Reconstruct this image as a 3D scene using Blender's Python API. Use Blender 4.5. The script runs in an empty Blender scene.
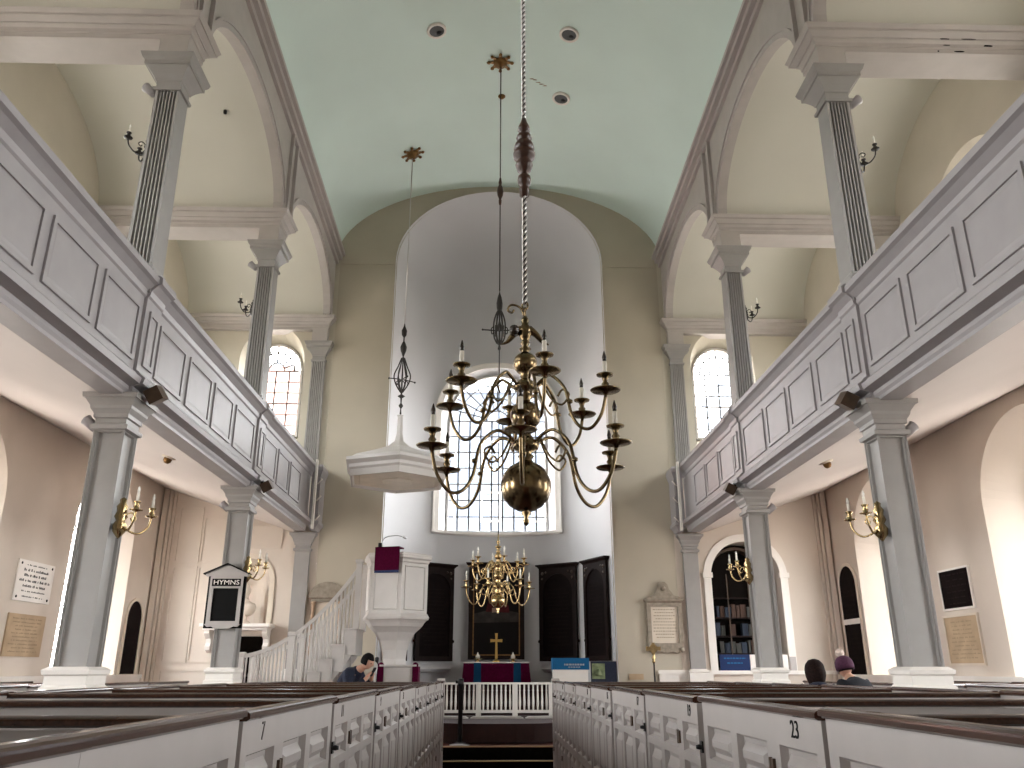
import bpy, bmesh, math, random
from mathutils import Vector, Matrix
random.seed(7)
PI = math.pi
SC = bpy.context.scene
COL = SC.collection

# ------------------------------------------------------------------ materials
def mat(name, col, rough=0.6, metal=0.0, var=0.06, scale=3.0, bump=0.0, bscale=40.0, spec=0.5, coat=0.0, stretch=None):
    m = bpy.data.materials.new(name); m.use_nodes = True
    nt = m.node_tree; b = nt.nodes['Principled BSDF']
    b.inputs['Roughness'].default_value = rough
    b.inputs['Metallic'].default_value = metal
    b.inputs['Specular IOR Level'].default_value = spec
    if coat: b.inputs['Coat Weight'].default_value = coat; b.inputs['Coat Roughness'].default_value = 0.12
    tc = nt.nodes.new('ShaderNodeTexCoord')
    mp = nt.nodes.new('ShaderNodeMapping')
    if stretch: mp.inputs['Scale'].default_value = stretch
    nt.links.new(tc.outputs['Object'], mp.inputs['Vector'])
    n = nt.nodes.new('ShaderNodeTexNoise'); n.inputs['Scale'].default_value = scale
    n.inputs['Detail'].default_value = 5.0
    nt.links.new(mp.outputs['Vector'], n.inputs['Vector'])
    r = nt.nodes.new('ShaderNodeValToRGB')
    r.color_ramp.elements[0].position = 0.3; r.color_ramp.elements[1].position = 0.7
    r.color_ramp.elements[0].color = [max(0, c*(1-var)) for c in col] + [1]
    r.color_ramp.elements[1].color = [min(1, c*(1+var)) for c in col] + [1]
    nt.links.new(n.outputs['Fac'], r.inputs['Fac'])
    nt.links.new(r.outputs['Color'], b.inputs['Base Color'])
    if bump:
        n2 = nt.nodes.new('ShaderNodeTexNoise'); n2.inputs['Scale'].default_value = bscale
        nt.links.new(tc.outputs['Object'], n2.inputs['Vector'])
        bp = nt.nodes.new('ShaderNodeBump'); bp.inputs['Strength'].default_value = bump; bp.inputs['Distance'].default_value = 0.01
        nt.links.new(n2.outputs['Fac'], bp.inputs['Height']); nt.links.new(bp.outputs['Normal'], b.inputs['Normal'])
    return m

M = {}
M['cream'] = mat('cream plaster', (0.54, 0.50, 0.415), 0.8, var=0.05, scale=1.3, bump=0.10)
M['cream_low'] = mat('peach cream plaster', (0.63, 0.555, 0.48), 0.75, var=0.05, scale=1.1, bump=0.12)
M['east'] = mat('stone coloured plaster', (0.47, 0.42, 0.335), 0.8, var=0.05, scale=1.0, bump=0.08)
M['apse'] = mat('white apse plaster', (0.555, 0.55, 0.56), 0.75, var=0.02, scale=1.0, bump=0.05)
M['vault'] = mat('pale blue green vault plaster', (0.70, 0.83, 0.79), 0.8, var=0.03, scale=0.7, bump=0.05)
M['side_vault'] = mat('sage side vault plaster', (0.64, 0.63, 0.565), 0.8, var=0.03, scale=0.7, bump=0.05)
M['soffit'] = mat('off white soffit plaster', (0.56, 0.51, 0.48), 0.75, var=0.03, scale=0.8)
M['mauve'] = mat('mauve grey paint', (0.46, 0.42, 0.41), 0.5, var=0.04, scale=4)
M['beam'] = mat('pale mauve paint', (0.46, 0.425, 0.405), 0.55, var=0.05, scale=4)
M['gallery'] = mat('lavender grey gallery paint', (0.345, 0.327, 0.335), 0.45, var=0.04, scale=5)
M['column'] = mat('blue grey column paint', (0.315, 0.302, 0.290), 0.45, var=0.05, scale=4)
M['white'] = mat('ivory gloss paint', (0.80, 0.76, 0.71), 0.4, var=0.03, scale=5)
M['pulpit'] = mat('grey white gloss paint', (0.56, 0.53, 0.505), 0.42, var=0.03, scale=5)
M['pew'] = mat('warm white pew paint', (0.39, 0.36, 0.343), 0.4, var=0.04, scale=6)
M['wood'] = mat('dark mahogany', (0.040, 0.016, 0.009), 0.17, var=0.35, scale=6, spec=0.5, coat=0.0, stretch=(12, 0.6, 12))
M['wood2'] = mat('dark walnut', (0.055, 0.032, 0.018), 0.3, var=0.3, scale=8)
M['carpet'] = mat('dull red carpet', (0.19, 0.075, 0.062), 0.95, var=0.2, scale=30, bump=0.3, bscale=300)
M['black_tread'] = mat('black rubber tread', (0.006, 0.005, 0.004), 0.9, var=0.3, scale=20, spec=0.05)
M['dark_red'] = mat('deep maroon boards', (0.03, 0.008, 0.006), 0.8, var=0.2, scale=8)
M['brass'] = mat('polished brass', (0.50, 0.37, 0.19), 0.18, 1.0, var=0.12, scale=9)
M['old_brass'] = mat('aged brass', (0.21, 0.155, 0.085), 0.22, 1.0, var=0.45, scale=12)
M['steel'] = mat('twisted bright steel', (0.55, 0.53, 0.52), 0.3, 1.0)
M['iron'] = mat('black wrought iron', (0.022, 0.018, 0.015), 0.5, 0.4)
M['turned'] = mat('turned dark wood', (0.05, 0.022, 0.014), 0.35, var=0.3, scale=10)
M['gilt'] = mat('dulled gilding', (0.20, 0.105, 0.035), 0.45, 0.6, var=0.3, scale=20)
M['candle'] = mat('ivory candle sleeve', (0.85, 0.81, 0.72), 0.5)
M['bulb_dark'] = mat('smoked candle bulb', (0.03, 0.02, 0.015), 0.15, spec=0.8)
M['bulb'] = mat('frosted candle bulb', (0.9, 0.88, 0.82), 0.3)
M['tablet'] = mat('black painted board', (0.007, 0.004, 0.004), 0.7, var=0.3, scale=7, spec=0.06)
M['tablet_frame'] = mat('very dark oak frame', (0.012, 0.006, 0.005), 0.6, var=0.35, scale=10, spec=0.12)
M['tablet_dim'] = mat('faded board lettering', (0.011, 0.007, 0.006), 0.7, spec=0.06)
M['gold'] = mat('gold leaf', (0.62, 0.42, 0.13), 0.35, 0.9)
M['stone'] = mat('grey brown carved stone', (0.30, 0.255, 0.20), 0.75, var=0.25, scale=14, bump=0.4, bscale=50)
M['marble'] = mat('cream marble slab', (0.66, 0.58, 0.48), 0.5, var=0.08, scale=4)
M['brown_marble'] = mat('brown marble', (0.42, 0.28, 0.18), 0.4, var=0.2, scale=9)
M['bronze_plate'] = mat('tan bronze plaque', (0.44, 0.32, 0.20), 0.5, var=0.12, scale=5)
M['paper'] = mat('white painted plate', (0.82, 0.78, 0.73), 0.5)
M['ink'] = mat('black ink', (0.006, 0.006, 0.006), 0.7, spec=0.08)
M['faint_ink'] = mat('worn brown lettering', (0.30, 0.23, 0.15), 0.7)
M['grey_ink'] = mat('dim lettering', (0.10, 0.085, 0.075), 0.6)
M['purple'] = mat('purple velvet', (0.058, 0.001, 0.018), 0.95, spec=0.08, var=0.2, scale=25)
M['blue'] = mat('blue cloth band', (0.006, 0.045, 0.10), 0.9, spec=0.1)
M['blue_sign'] = mat('bright blue card', (0.012, 0.115, 0.27), 0.6, spec=0.2)
M['navy'] = mat('navy banner card', (0.012, 0.028, 0.10), 0.6, spec=0.2)
M['navy_cloth'] = mat('navy wool', (0.012, 0.016, 0.035), 0.95, var=0.3, scale=40)
M['black_cloth'] = mat('black wool', (0.008, 0.009, 0.014), 0.95, var=0.3, scale=40)
M['skin'] = mat('skin', (0.55, 0.31, 0.22), 0.55)
M['hair'] = mat('black hair', (0.006, 0.005, 0.005), 0.8, spec=0.1, var=0.5, scale=40)
M['brown_hair'] = mat('dark brown hair', (0.012, 0.006, 0.005), 0.85, spec=0.1, var=0.5, scale=40)
M['plum_wool'] = mat('plum knitted wool', (0.06, 0.014, 0.04), 0.95, var=0.3, scale=60)
M['pale_wool'] = mat('pale pompom wool', (0.62, 0.50, 0.44), 0.95, var=0.2, scale=60)
M['black_metal'] = mat('black metal', (0.012, 0.012, 0.013), 0.4, 0.5)
M['chrome'] = mat('silver metal', (0.55, 0.55, 0.57), 0.3, 1.0)
M['dark_room'] = mat('near black unlit interior', (0.010, 0.008, 0.007), 0.9, spec=0.05)  # darkness of the unlit doorway room and alcove, put into the colour
M['brick'] = mat('weathered red brick', (0.40, 0.20, 0.17), 0.9, var=0.2, scale=3)
M['far_grey'] = mat('pale blue grey siding', (0.42, 0.48, 0.56), 0.9, var=0.1, scale=1)
M['slate'] = mat('slate blue siding', (0.07, 0.085, 0.11), 0.9, var=0.15, scale=1)
M['bush'] = mat('dull green board picture', (0.16, 0.20, 0.10), 0.7, var=0.5, scale=9)
M['lead'] = mat('dark leading', (0.09, 0.085, 0.08), 0.6)
M['sash'] = mat('grey white sash paint', (0.55, 0.53, 0.51), 0.5)
M['lamp_can'] = mat('black lamp well', (0.01, 0.01, 0.01), 0.5)
M['marble_white'] = mat('white statuary marble', (0.70, 0.62, 0.53), 0.5, var=0.05)
M['tip'] = mat('brass stair nosing', (0.55, 0.40, 0.20), 0.4, 0.7)
def painting_material():
    m = mat('dim oil painting', (0.008, 0.006, 0.006), 0.5, spec=0.1)
    return m
M['paint_dark'] = painting_material()
M['paint_red'] = mat('dim crimson oil paint', (0.055, 0.008, 0.010), 0.6, spec=0.1, var=0.4, scale=8)
M['paint_pale'] = mat('dim grey oil paint', (0.035, 0.030, 0.027), 0.6, spec=0.1, var=0.4, scale=6)
M['paint_flesh'] = mat('dim flesh oil paint', (0.26, 0.17, 0.12), 0.5, var=0.2, scale=12)
def glass_mat():
    m = bpy.data.materials.new('clear old window glass'); m.use_nodes = True
    nt = m.node_tree; nt.nodes.clear()
    o = nt.nodes.new('ShaderNodeOutputMaterial'); mx = nt.nodes.new('ShaderNodeMixShader')
    t = nt.nodes.new('ShaderNodeBsdfTransparent'); g = nt.nodes.new('ShaderNodeBsdfGlossy')
    t.inputs['Color'].default_value = (0.95, 0.97, 0.98, 1); g.inputs['Roughness'].default_value = 0.05
    mx.inputs[0].default_value = 0.05
    nt.links.new(t.outputs[0], mx.inputs[1]); nt.links.new(g.outputs[0], mx.inputs[2]); nt.links.new(mx.outputs[0], o.inputs[0])
    return m
M['glass'] = glass_mat()

# ------------------------------------------------------------------ mesh helpers
def NB(): return bmesh.new()
def obj(name, bm, m, parent=None, smooth=False, norm=True):
    if norm:
        bmesh.ops.recalc_face_normals(bm, faces=bm.faces)
    me = bpy.data.meshes.new(name); bm.to_mesh(me); bm.free()
    me.materials.append(M[m] if isinstance(m, str) else m)
    if smooth:
        for p in me.polygons: p.use_smooth = True
    o = bpy.data.objects.new(name, me); COL.objects.link(o)
    if parent is not None: o.parent = parent
    return o
def letters(o):
    o['kind'] = 'stuff'; return o
def tag(o, label, cat, group=None):
    o['label'] = label; o['category'] = cat
    if group: o['group'] = group
    return o
def thing(name, label, cat, loc=(0, 0, 0), rz=0.0, group=None):
    o = bpy.data.objects.new(name, None); COL.objects.link(o)
    o.location = loc; o.rotation_euler = (0, 0, rz); o.empty_display_size = 0.1
    return tag(o, label, cat, group)
def struct(name, bm, m, parent=None, label=None, smooth=False):
    o = obj(name, bm, m, parent, smooth)
    if parent is None: o['kind'] = 'structure'
    if label: o['label'] = label
    return o
def dup(root, loc=None, rz=None, label=None, group=None, sx=None):
    def cp(o, p):
        c = o.copy(); COL.objects.link(c)
        if p is not None: c.parent = p
        for ch in list(o.children): cp(ch, c)
        return c
    r = cp(root, None)
    if loc is not None: r.location = loc
    if rz is not None: r.rotation_euler = (0, 0, rz)
    if label: r['label'] = label
    if group: r['group'] = group
    return r
def box(bm, x0, x1, y0, y1, z0, z1, mtx=None):
    vs = [bm.verts.new(c) for c in ((x0,y0,z0),(x1,y0,z0),(x1,y1,z0),(x0,y1,z0),(x0,y0,z1),(x1,y0,z1),(x1,y1,z1),(x0,y1,z1))]
    if mtx is not None:
        for v in vs: v.co = mtx @ v.co
    fs = [bm.faces.new([vs[i] for i in f]) for f in ((3,2,1,0),(4,5,6,7),(0,1,5,4),(1,2,6,5),(2,3,7,6),(3,0,4,7))]
    return vs, fs
def bar(bm, p0, p1, w, d, up=(0, 0, 1)):
    p0, p1 = Vector(p0), Vector(p1); t = (p1-p0)
    L = t.length
    if L < 1e-6: return
    t.normalize(); u = Vector(up)
    if abs(t.dot(u)) > 0.98: u = Vector((0, 1, 0))
    s = t.cross(u).normalized(); n = s.cross(t).normalized()
    m = Matrix((( s.x, t.x, n.x, p0.x), (s.y, t.y, n.y, p0.y), (s.z, t.z, n.z, p0.z), (0, 0, 0, 1)))
    box(bm, -w/2, w/2, 0, L, -d/2, d/2, m)
def tube(bm, pts, r, n=8, caps=True):
    pts = [Vector(p) for p in pts]; rs = r if isinstance(r, (list, tuple)) else [r]*len(pts)
    rings = []; prev = None
    for i, p in enumerate(pts):
        a = pts[max(i-1, 0)]; b = pts[min(i+1, len(pts)-1)]
        t = (b-a).normalized()
        if prev is None:
            u = Vector((0, 0, 1)) if abs(t.z) < 0.9 else Vector((1, 0, 0))
            s = t.cross(u).normalized()
        else:
            s = (prev - t*prev.dot(t)).normalized()
        prev = s; q = t.cross(s)
        rings.append([bm.verts.new(p + (s*math.cos(2*PI*k/n) + q*math.sin(2*PI*k/n))*rs[i]) for k in range(n)])
    for a, b in zip(rings, rings[1:]):
        for k in range(n):
            f = bm.faces.new((a[k], a[(k+1) % n], b[(k+1) % n], b[k])); f.smooth = True
    if caps:
        bm.faces.new(rings[0][::-1]); bm.faces.new(rings[-1])
def lathe(bm, prof, c=(0, 0, 0), n=20, rot=0.0, smooth=True):
    rings = []
    for r, z in prof:
        if r < 1e-5: rings.append([bm.verts.new((c[0], c[1], c[2]+z))])
        else: rings.append([bm.verts.new((c[0]+r*math.cos(rot+2*PI*k/n), c[1]+r*math.sin(rot+2*PI*k/n), c[2]+z)) for k in range(n)])
    for a, b in zip(rings, rings[1:]):
        for k in range(n):
            A = [a[k % len(a)], a[(k+1) % len(a)]] if len(a) > 1 else [a[0]]
            B = [b[(k+1) % len(b)], b[k % len(b)]] if len(b) > 1 else [b[0]]
            if len(A)+len(B) > 2:
                f = bm.faces.new(A+B); f.smooth = smooth
    if len(rings[0]) > 1: bm.faces.new(rings[0][::-1])
    if len(rings[-1]) > 1: bm.faces.new(rings[-1])
def stack(bm, rect, prof):
    """mitred rectangular moulding: rect grown by offset at each height"""
    x0, x1, y0, y1 = rect; rings = []
    for o, z in prof:
        rings.append([bm.verts.new(c) for c in ((x0-o,y0-o,z),(x1+o,y0-o,z),(x1+o,y1+o,z),(x0-o,y1+o,z))])
    for a, b in zip(rings, rings[1:]):
        for k in range(4): bm.faces.new((a[k], a[(k+1) % 4], b[(k+1) % 4], b[k]))
    bm.faces.new(rings[0][::-1]); bm.faces.new(rings[-1])
def extr(bm, prof, f0, f1):
    """closed 2-D profile swept between two mappings f(a,b)->xyz"""
    A = [bm.verts.new(f0(a, b)) for a, b in prof]; B = [bm.verts.new(f1(a, b)) for a, b in prof]
    n = len(prof)
    for k in range(n): bm.faces.new((A[k], A[(k+1) % n], B[(k+1) % n], B[k]))
    bm.faces.new(A[::-1]); bm.faces.new(B)
def clampy(bm, y=-0.003):
    for v in bm.verts: v.co.y = min(v.co.y, y)
def arch(c, half, z0, spring, rise, n=28):
    """closed loop: bottom left, bottom right, up and over"""
    pts = [(c-half, z0), (c+half, z0)]
    for k in range(n+1):
        a = PI*k/n
        pts.append((c+half*math.cos(a), spring+rise*math.sin(a)))
    return pts
def sheet(bm, loops, f):
    edges = []
    for lp in loops:
        vs = [bm.verts.new((u, v, 0)) for u, v in lp]
        for a, b in zip(vs, vs[1:]+vs[:1]): edges.append(bm.edges.new((a, b)))
    bmesh.ops.triangle_fill(bm, use_beauty=True, use_dissolve=False, edges=edges)
    seen = set()
    for e in edges:
        for v in e.verts:
            seen.add(v)
    for v in seen: v.co = Vector(f(v.co.x, v.co.y))
def strip(bm, la, fa, lb, fb, closed=True):
    A = [bm.verts.new(fa(*p)) for p in la]; B = [bm.verts.new(fb(*p)) for p in lb]
    n = len(A)
    for k in range(n if closed else n-1): bm.faces.new((A[k], A[(k+1) % n], B[(k+1) % n], B[k]))
def ring_band(bm, la, lb, f, g):
    """solid moulding between loop la (outer) and lb (inner), from mapping f to mapping g"""
    strip(bm, la, f, lb, f); strip(bm, la, g, lb, g); strip(bm, la, f, la, g); strip(bm, lb, f, lb, g)
def text_mesh(name, s, size, m, parent, mtx, depth=0.002, align='CENTER'):
    cu = bpy.data.curves.new(name, 'FONT'); cu.body = s; cu.size = size; cu.align_x = align; cu.align_y = 'CENTER'
    cu.extrude = depth
    to = bpy.data.objects.new('tmp_text', cu)
    COL.objects.link(to)
    bpy.context.view_layer.update()
    me = bpy.data.meshes.new_from_object(to)
    bpy.data.objects.remove(to)
    me.transform(mtx); me.materials.clear(); me.materials.append(M[m])
    o = bpy.data.objects.new(name, me); COL.objects.link(o)
    if parent is not None: o.parent = parent
    return o
def frame_mtx(origin, xdir, ydir):
    x = Vector(xdir).normalized(); y = Vector(ydir).normalized(); z = x.cross(y)
    m = Matrix.Identity(4)
    for i in range(3): m[i][0] = x[i]; m[i][1] = y[i]; m[i][2] = z[i]; m[i][3] = origin[i]
    return m
def bez(p0, p1, p2, p3, n=10):
    out = []
    for k in range(n+1):
        t = k/n; a = 1-t
        out.append(tuple(a**3*p0[i]+3*a*a*t*p1[i]+3*a*t*t*p2[i]+t**3*p3[i] for i in range(len(p0))))
    return out
def spline(P, n=6):
    """Catmull-Rom through points"""
    P = [Vector(p) for p in P]; out = []
    for i in range(len(P)-1):
        a = P[max(i-1, 0)]; b = P[i]; c = P[i+1]; d = P[min(i+2, len(P)-1)]
        for k in range(n):
            t = k/n
            out.append(0.5*((2*b)+(c-a)*t+(2*a-5*b+4*c-d)*t*t+(3*b-a-3*c+d)*t**3))
    out.append(P[-1]); return out

# ------------------------------------------------------------------ dimensions (metres; nave axis x=0, camera at y=0)
YE = 17.1           # east wall
YW = -6.0           # west wall
XW = 7.0            # side walls
COLS = (8.03, 12.5) # west faces of the columns
CW = 0.31
XC = 4.0
BAYS = ((1.3, 2), (5.95, 1), (10.42, 0), (14.85, 3))   # centres
SLOPE = 0.00545
def spring(y): return 10.55 + (YE-y)*0.045
RISE = 2.0

# ------------------------------------------------------------------ floor
bm = NB()
vs = [bm.verts.new(c) for c in ((-7.2, YW-0.2, -SLOPE*YW), (7.2, YW-0.2, -SLOPE*YW), (7.2, 18.2, -SLOPE*14.2), (-7.2, 18.2, -SLOPE*14.2))]
bm.faces.new(vs); struct('floor', bm, 'carpet')

# ------------------------------------------------------------------ windows
WN = [0]
def window(loop, f_plane, f_in, cols, rows, c, half, z0, sp, rise, fan=True, label='', sash='sash', bw=0.018, midbar=True):
    """loop in (u,z); f_plane(u,z,d) -> xyz, d metres towards the room"""
    WN[0] += 1
    root = bpy.data.objects.new('window_%d' % WN[0], None); COL.objects.link(root)
    root['kind'] = 'structure'; root['label'] = label
    F = lambda d: (lambda u, v: f_plane(u, v, d))
    bm = NB()
    inner = arch(c, half-0.05, z0+0.06, sp, rise-0.05*rise/half, len(loop)-3)
    ring_band(bm, loop, inner, F(0.0), F(0.08)); obj('window_frame', bm, sash, root)
    bm = NB(); sheet(bm, [loop], F(0.02)); obj('pane', bm, 'glass', root)
    bm = NB()
    def top(u):
        t = (u-c)/half
        return sp + rise*math.sqrt(max(0.0, 1-t*t))
    for k in range(1, cols):
        u = c-half+2*half*k/cols
        zt = sp if fan else top(u)
        bar(bm, f_plane(u, z0, 0.035), f_plane(u, zt, 0.035), bw, 0.025, up=Vector(f_plane(u, 0, 1))-Vector(f_plane(u, 0, 0)))
    nr = rows
    for k in range(1, nr+1):
        z = z0+(sp-z0)*k/nr
        w = bw*2.2 if (midbar and k == nr//2) else bw
        bar(bm, f_plane(c-half, z, 0.035), f_plane(c+half, z, 0.035), w, 0.025)
    if fan:
        rads = (0.22, 0.5, 0.78) if half > 0.9 else (0.3, 0.68)
        for rr in rads:
            pts = [(c+half*rr*math.cos(PI*k/24), sp+rise*rr*math.sin(PI*k/24)) for k in range(25)]
            for a, b in zip(pts, pts[1:]): bar(bm, f_plane(a[0], a[1], 0.035), f_plane(b[0], b[1], 0.035), bw, 0.025)
        nr_ = 12 if half > 0.9 else 8
        for k in range(1, nr_):
            a = PI*k/nr_; r0 = rads[0]
            bar(bm, f_plane(c+half*r0*math.cos(a), sp+rise*r0*math.sin(a), 0.035), f_plane(c+half*math.cos(a), sp+rise*math.sin(a), 0.035), bw, 0.025)
    obj('muntin', bm, 'lead', root)
    return root

# ------------------------------------------------------------------ side walls with splayed arched windows
DEP = 0.55
for side, nm in ((-1, 'left'), (1, 'right')):
    bm = NB()
    lower = []; upper = []
    for yc in (1.4, 5.9, 10.42, 14.8):
        lower.append((yc, arch(yc, 1.16, 1.25, 3.72, 1.16), arch(yc, 0.78, 1.45, 3.62, 0.82)))
        upper.append((yc, arch(yc, 1.14, 6.0, 7.88, 1.14), arch(yc, 0.80, 6.2, 7.72, 0.80)))
    outer = [(YW, -0.1), (YE, -0.1), (YE, 13.6), (YW, 13.6)]
    W = lambda y, z, s=side: (s*XW, y, z)
    V = lambda y, z, s=side: (s*(XW+DEP), y, z)
    # two sheets so that lower plaster can be the peach colour
    sheet(bm, [[(YW, -0.1), (YE, -0.1), (YE, 5.1), (YW, 5.1)]] + [l[1] for l in lower], W)
    for yc, a, b in lower: strip(bm, a, W, b, V)
    struct('wall_%s' % nm, bm, 'cream_low')
    bm = NB()
    sheet(bm, [[(YW, 5.1), (YE, 5.1), (YE, 13.6), (YW, 13.6)]] + [u[1] for u in upper], W)
    for yc, a, b in upper: strip(bm, a, W, b, V)
    struct('wall_%s_upper' % nm, bm, 'cream')
    for lst, rows, wh in ((lower, 6, 'lower'), (upper, 4, 'upper')):
        for yc, a, b in lst:
            z0 = b[0][1]; half = (b[1][0]-b[0][0])/2; sp = b[2][1]; rise = max(p[1] for p in b)-sp
            fp = lambda u, v, d, s=side: (s*(XW+DEP-d), u, v)
            window(b, fp, None, 4, rows, yc, half, z0, sp, rise, True, '%s arched window in the %s side wall' % (wh, nm))

# ------------------------------------------------------------------ west wall (behind the camera)
bm = NB()
holes = []
sheet(bm, [[(-XW, -0.1), (XW, -0.1), (XW, 13.6), (-XW, 13.6)]] + holes, lambda u, v: (u, YW, v))
struct('wall_back', bm, 'cream')
bm = NB(); box(bm, -7.8, 7.8, YW-0.2, 20.2, 13.6, 13.8); struct('roof_light_seal', bm, 'mauve')  # unseen slab added above the vaults to keep outside light from leaking in

# ------------------------------------------------------------------ east wall with apse opening, aisle windows, book alcove, bust niche
AH = 2.38; AZ = 10.45; AR = 1.9
EW_IN = dict(half=0.72, z0=6.1, sp=7.98, rise=0.84)
EW_OUT = dict(half=0.60, z0=6.35, sp=7.9, rise=0.66)
apse_loop = arch(0, AH, -0.1, AZ, AR, 48)
winL, winR = -5.05, 5.05
AL_C, AL_H, AL_S, AL_B = 5.13, 0.72, 3.30, 1.47       # alcove in the right aisle
NI_C, NI_H, NI_S, NI_B = -5.12, 0.50, 3.15, 2.36       # niche over the left doorway
E_ = lambda u, v: (u, YE, v)
bm = NB()
alc = arch(AL_C, AL_H, AL_B, AL_S, AL_H)
nic = arch(NI_C, NI_H, NI_B, NI_S, NI_H)
dor = [(NI_C-0.48, -0.05), (NI_C+0.48, -0.05), (NI_C+0.48, 2.12), (NI_C-0.48, 2.12)]
# central strip in the stone colour; aisle strips lighter
sheet(bm, [[(-3.7, -0.1), (-AH, -0.1)] + [(-AH, AZ)] + [(x, z) for x, z in reversed(apse_loop[2:])][1:-1] + [(AH, AZ), (AH, -0.1), (3.7, -0.1), (3.7, 13.6), (-3.7, 13.6)]], E_)
struct('wall_east_nave', bm, 'east')
for s, c in ((-1, winL), (1, winR)):
    a = arch(c, EW_IN['half'], EW_IN['z0'], EW_IN['sp'], EW_IN['rise']); b = arch(c, EW_OUT['half'], EW_OUT['z0'], EW_OUT['sp'], EW_OUT['rise'])
    bm = NB()
    xs = sorted((s*3.7, s*XW))
    sheet(bm, [[(xs[0], 5.1), (xs[1], 5.1), (xs[1], 13.6), (xs[0], 13.6)], a], E_)
    strip(bm, a, E_, b, lambda u, v: (u, YE+0.5, v))
    struct('wall_east_upper_%s' % ('left' if s < 0 else 'right'), bm, 'cream')
    window(b, lambda u, v, d: (u, YE+0.5-d, v), None, 4, 6, c, EW_OUT['half'], EW_OUT['z0'], EW_OUT['sp'], EW_OUT['rise'], True, bw=0.034, label=
           'arched gallery window beside the %s fluted pilaster' % ('left' if s < 0 else 'right'))
    bm = NB()
    loops = [[(xs[0], -0.1), (xs[1], -0.1), (xs[1], 5.1), (xs[0], 5.1)]]
    loops += [alc] if s > 0 else [nic, dor]
    sheet(bm, loops, E_)
    if s > 0:   # alcove reveal and back
        strip(bm, alc, E_, alc, lambda u, v: (u, YE+0.55, v))
    else:
        # niche: half round back
        n = len(nic)
        prev = [(u, YE, v) for u, v in nic]
        for k in range(1, 7):
            t = k/6; sc_ = max(0.002, math.cos(t*PI/2)); d = 0.45*math.sin(t*PI/2)
            cur = [(NI_C+(u-NI_C)*sc_, YE+d, v if v <= NI_S else NI_S+(v-NI_S)*sc_) for u, v in nic]
            A = [bm.verts.new(p) for p in prev]; B = [bm.verts.new(p) for p in cur]
            for q in range(n): bm.faces.new((A[q], A[(q+1) % n], B[(q+1) % n], B[q]))
            prev = cur
        strip(bm, dor, E_, dor, lambda u, v: (u, YE+0.3, v))
    struct('wall_east_lower_%s' % ('left' if s < 0 else 'right'), bm, 'cream_low')
# room behind the doorway; its darkness is put into the near-black wall colour
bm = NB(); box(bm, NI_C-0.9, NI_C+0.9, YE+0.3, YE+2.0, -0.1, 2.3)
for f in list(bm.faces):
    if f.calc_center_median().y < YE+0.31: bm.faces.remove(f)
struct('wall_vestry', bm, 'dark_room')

# impost line on the nave east wall
for s, n_ in ((-1, 1), (1, 2)):
    bm = NB(); box(bm, min(s*2.42, s*3.66), max(s*2.42, s*3.66), YE-0.025, YE, 10.40, 10.47)
    struct('trim_%d' % n_, bm, 'east')

# ------------------------------------------------------------------ apse: half cylinder with arched window and half dome
AY = 17.0
def cyl(th, z, r=2.4): return (r*math.sin(th), AY+r*math.cos(th), z)
WZ0, WSP, WH, WRI = 4.55, 7.35, 1.36, 1.36      # opening in the wall
WTH = math.asin(WH/2.4)
ths = [-PI/2 + k*(PI/2-WTH)/12 for k in range(12)] + [-WTH + 2*WTH*k/40 for k in range(41)] + [WTH + (k+1)*(PI/2-WTH)/12 for k in range(12)]
bm = NB()
def arch_top(th):
    t = min(1.0, abs(2.4*math.sin(th))/WH)
    return WSP + WRI*math.sqrt(max(0, 1-t*t))
def vs_(th, z): return bm.verts.new(cyl(th, z))
for a, b in zip(ths, ths[1:]):
    inside = abs((a+b)/2) < WTH
    if inside:
        bm.faces.new((vs_(a, 0.0), vs_(b, 0.0), vs_(b, WZ0), vs_(a, WZ0)))
        bm.faces.new((vs_(a, arch_top(a)), vs_(b, arch_top(b)), vs_(b, AZ), vs_(a, AZ)))
    else:
        bm.faces.new((vs_(a, 0.0), vs_(b, 0.0), vs_(b, AZ), vs_(a, AZ)))
nd = 14
for i in range(nd):
    f0, f1 = PI/2*i/nd, PI/2*(i+1)/nd
    for a, b in zip(ths, ths[1:]):
        q = []
        for f_, t_ in ((f0, a), (f0, b), (f1, b), (f1, a)):
            r = 2.4*math.cos(f_); q.append(bm.verts.new((r*math.sin(t_), AY+r*math.cos(t_), AZ+AR*math.sin(f_))))
        try: bm.faces.new(q)
        except ValueError: pass
bmesh.ops.remove_doubles(bm, verts=bm.verts, dist=1e-4)
for f in bm.faces: f.smooth = True
# reveal from the curved wall back to the glazing plane
GY = 19.62
lp = [(-WTH, WZ0)] + [(t, WZ0) for t in ths if abs(t) < WTH-1e-6] + [(WTH, WZ0)]
arc_ = [(t, arch_top(t)) for t in reversed([t for t in ths if abs(t) <= WTH+1e-6])]
loop_c = lp + arc_
A = [bm.verts.new(cyl(t, z)) for t, z in loop_c]
B = [bm.verts.new((2.4*math.sin(t)*0.90, GY, z if z <= WZ0+.001 else (WSP+(z-WSP)*0.90 if z > WSP else z))) for t, z in loop_c]
n = len(A)
for k in range(n):
    if (A[k].co-A[(k+1) % n].co).length > 1e-5: bm.faces.new((A[k], A[(k+1) % n], B[(k+1) % n], B[k]))
struct('wall_apse', bm, 'apse')
gl = arch(0, WH*0.9, WZ0, WSP, WRI*0.9, 40)
window(gl, lambda u, v, d: (u, GY-d, v), None, 9, 7, 0, WH*0.9, WZ0, WSP, WRI*0.9, True, 'large arched window in the curved apse wall', bw=0.038, midbar=False)
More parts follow.
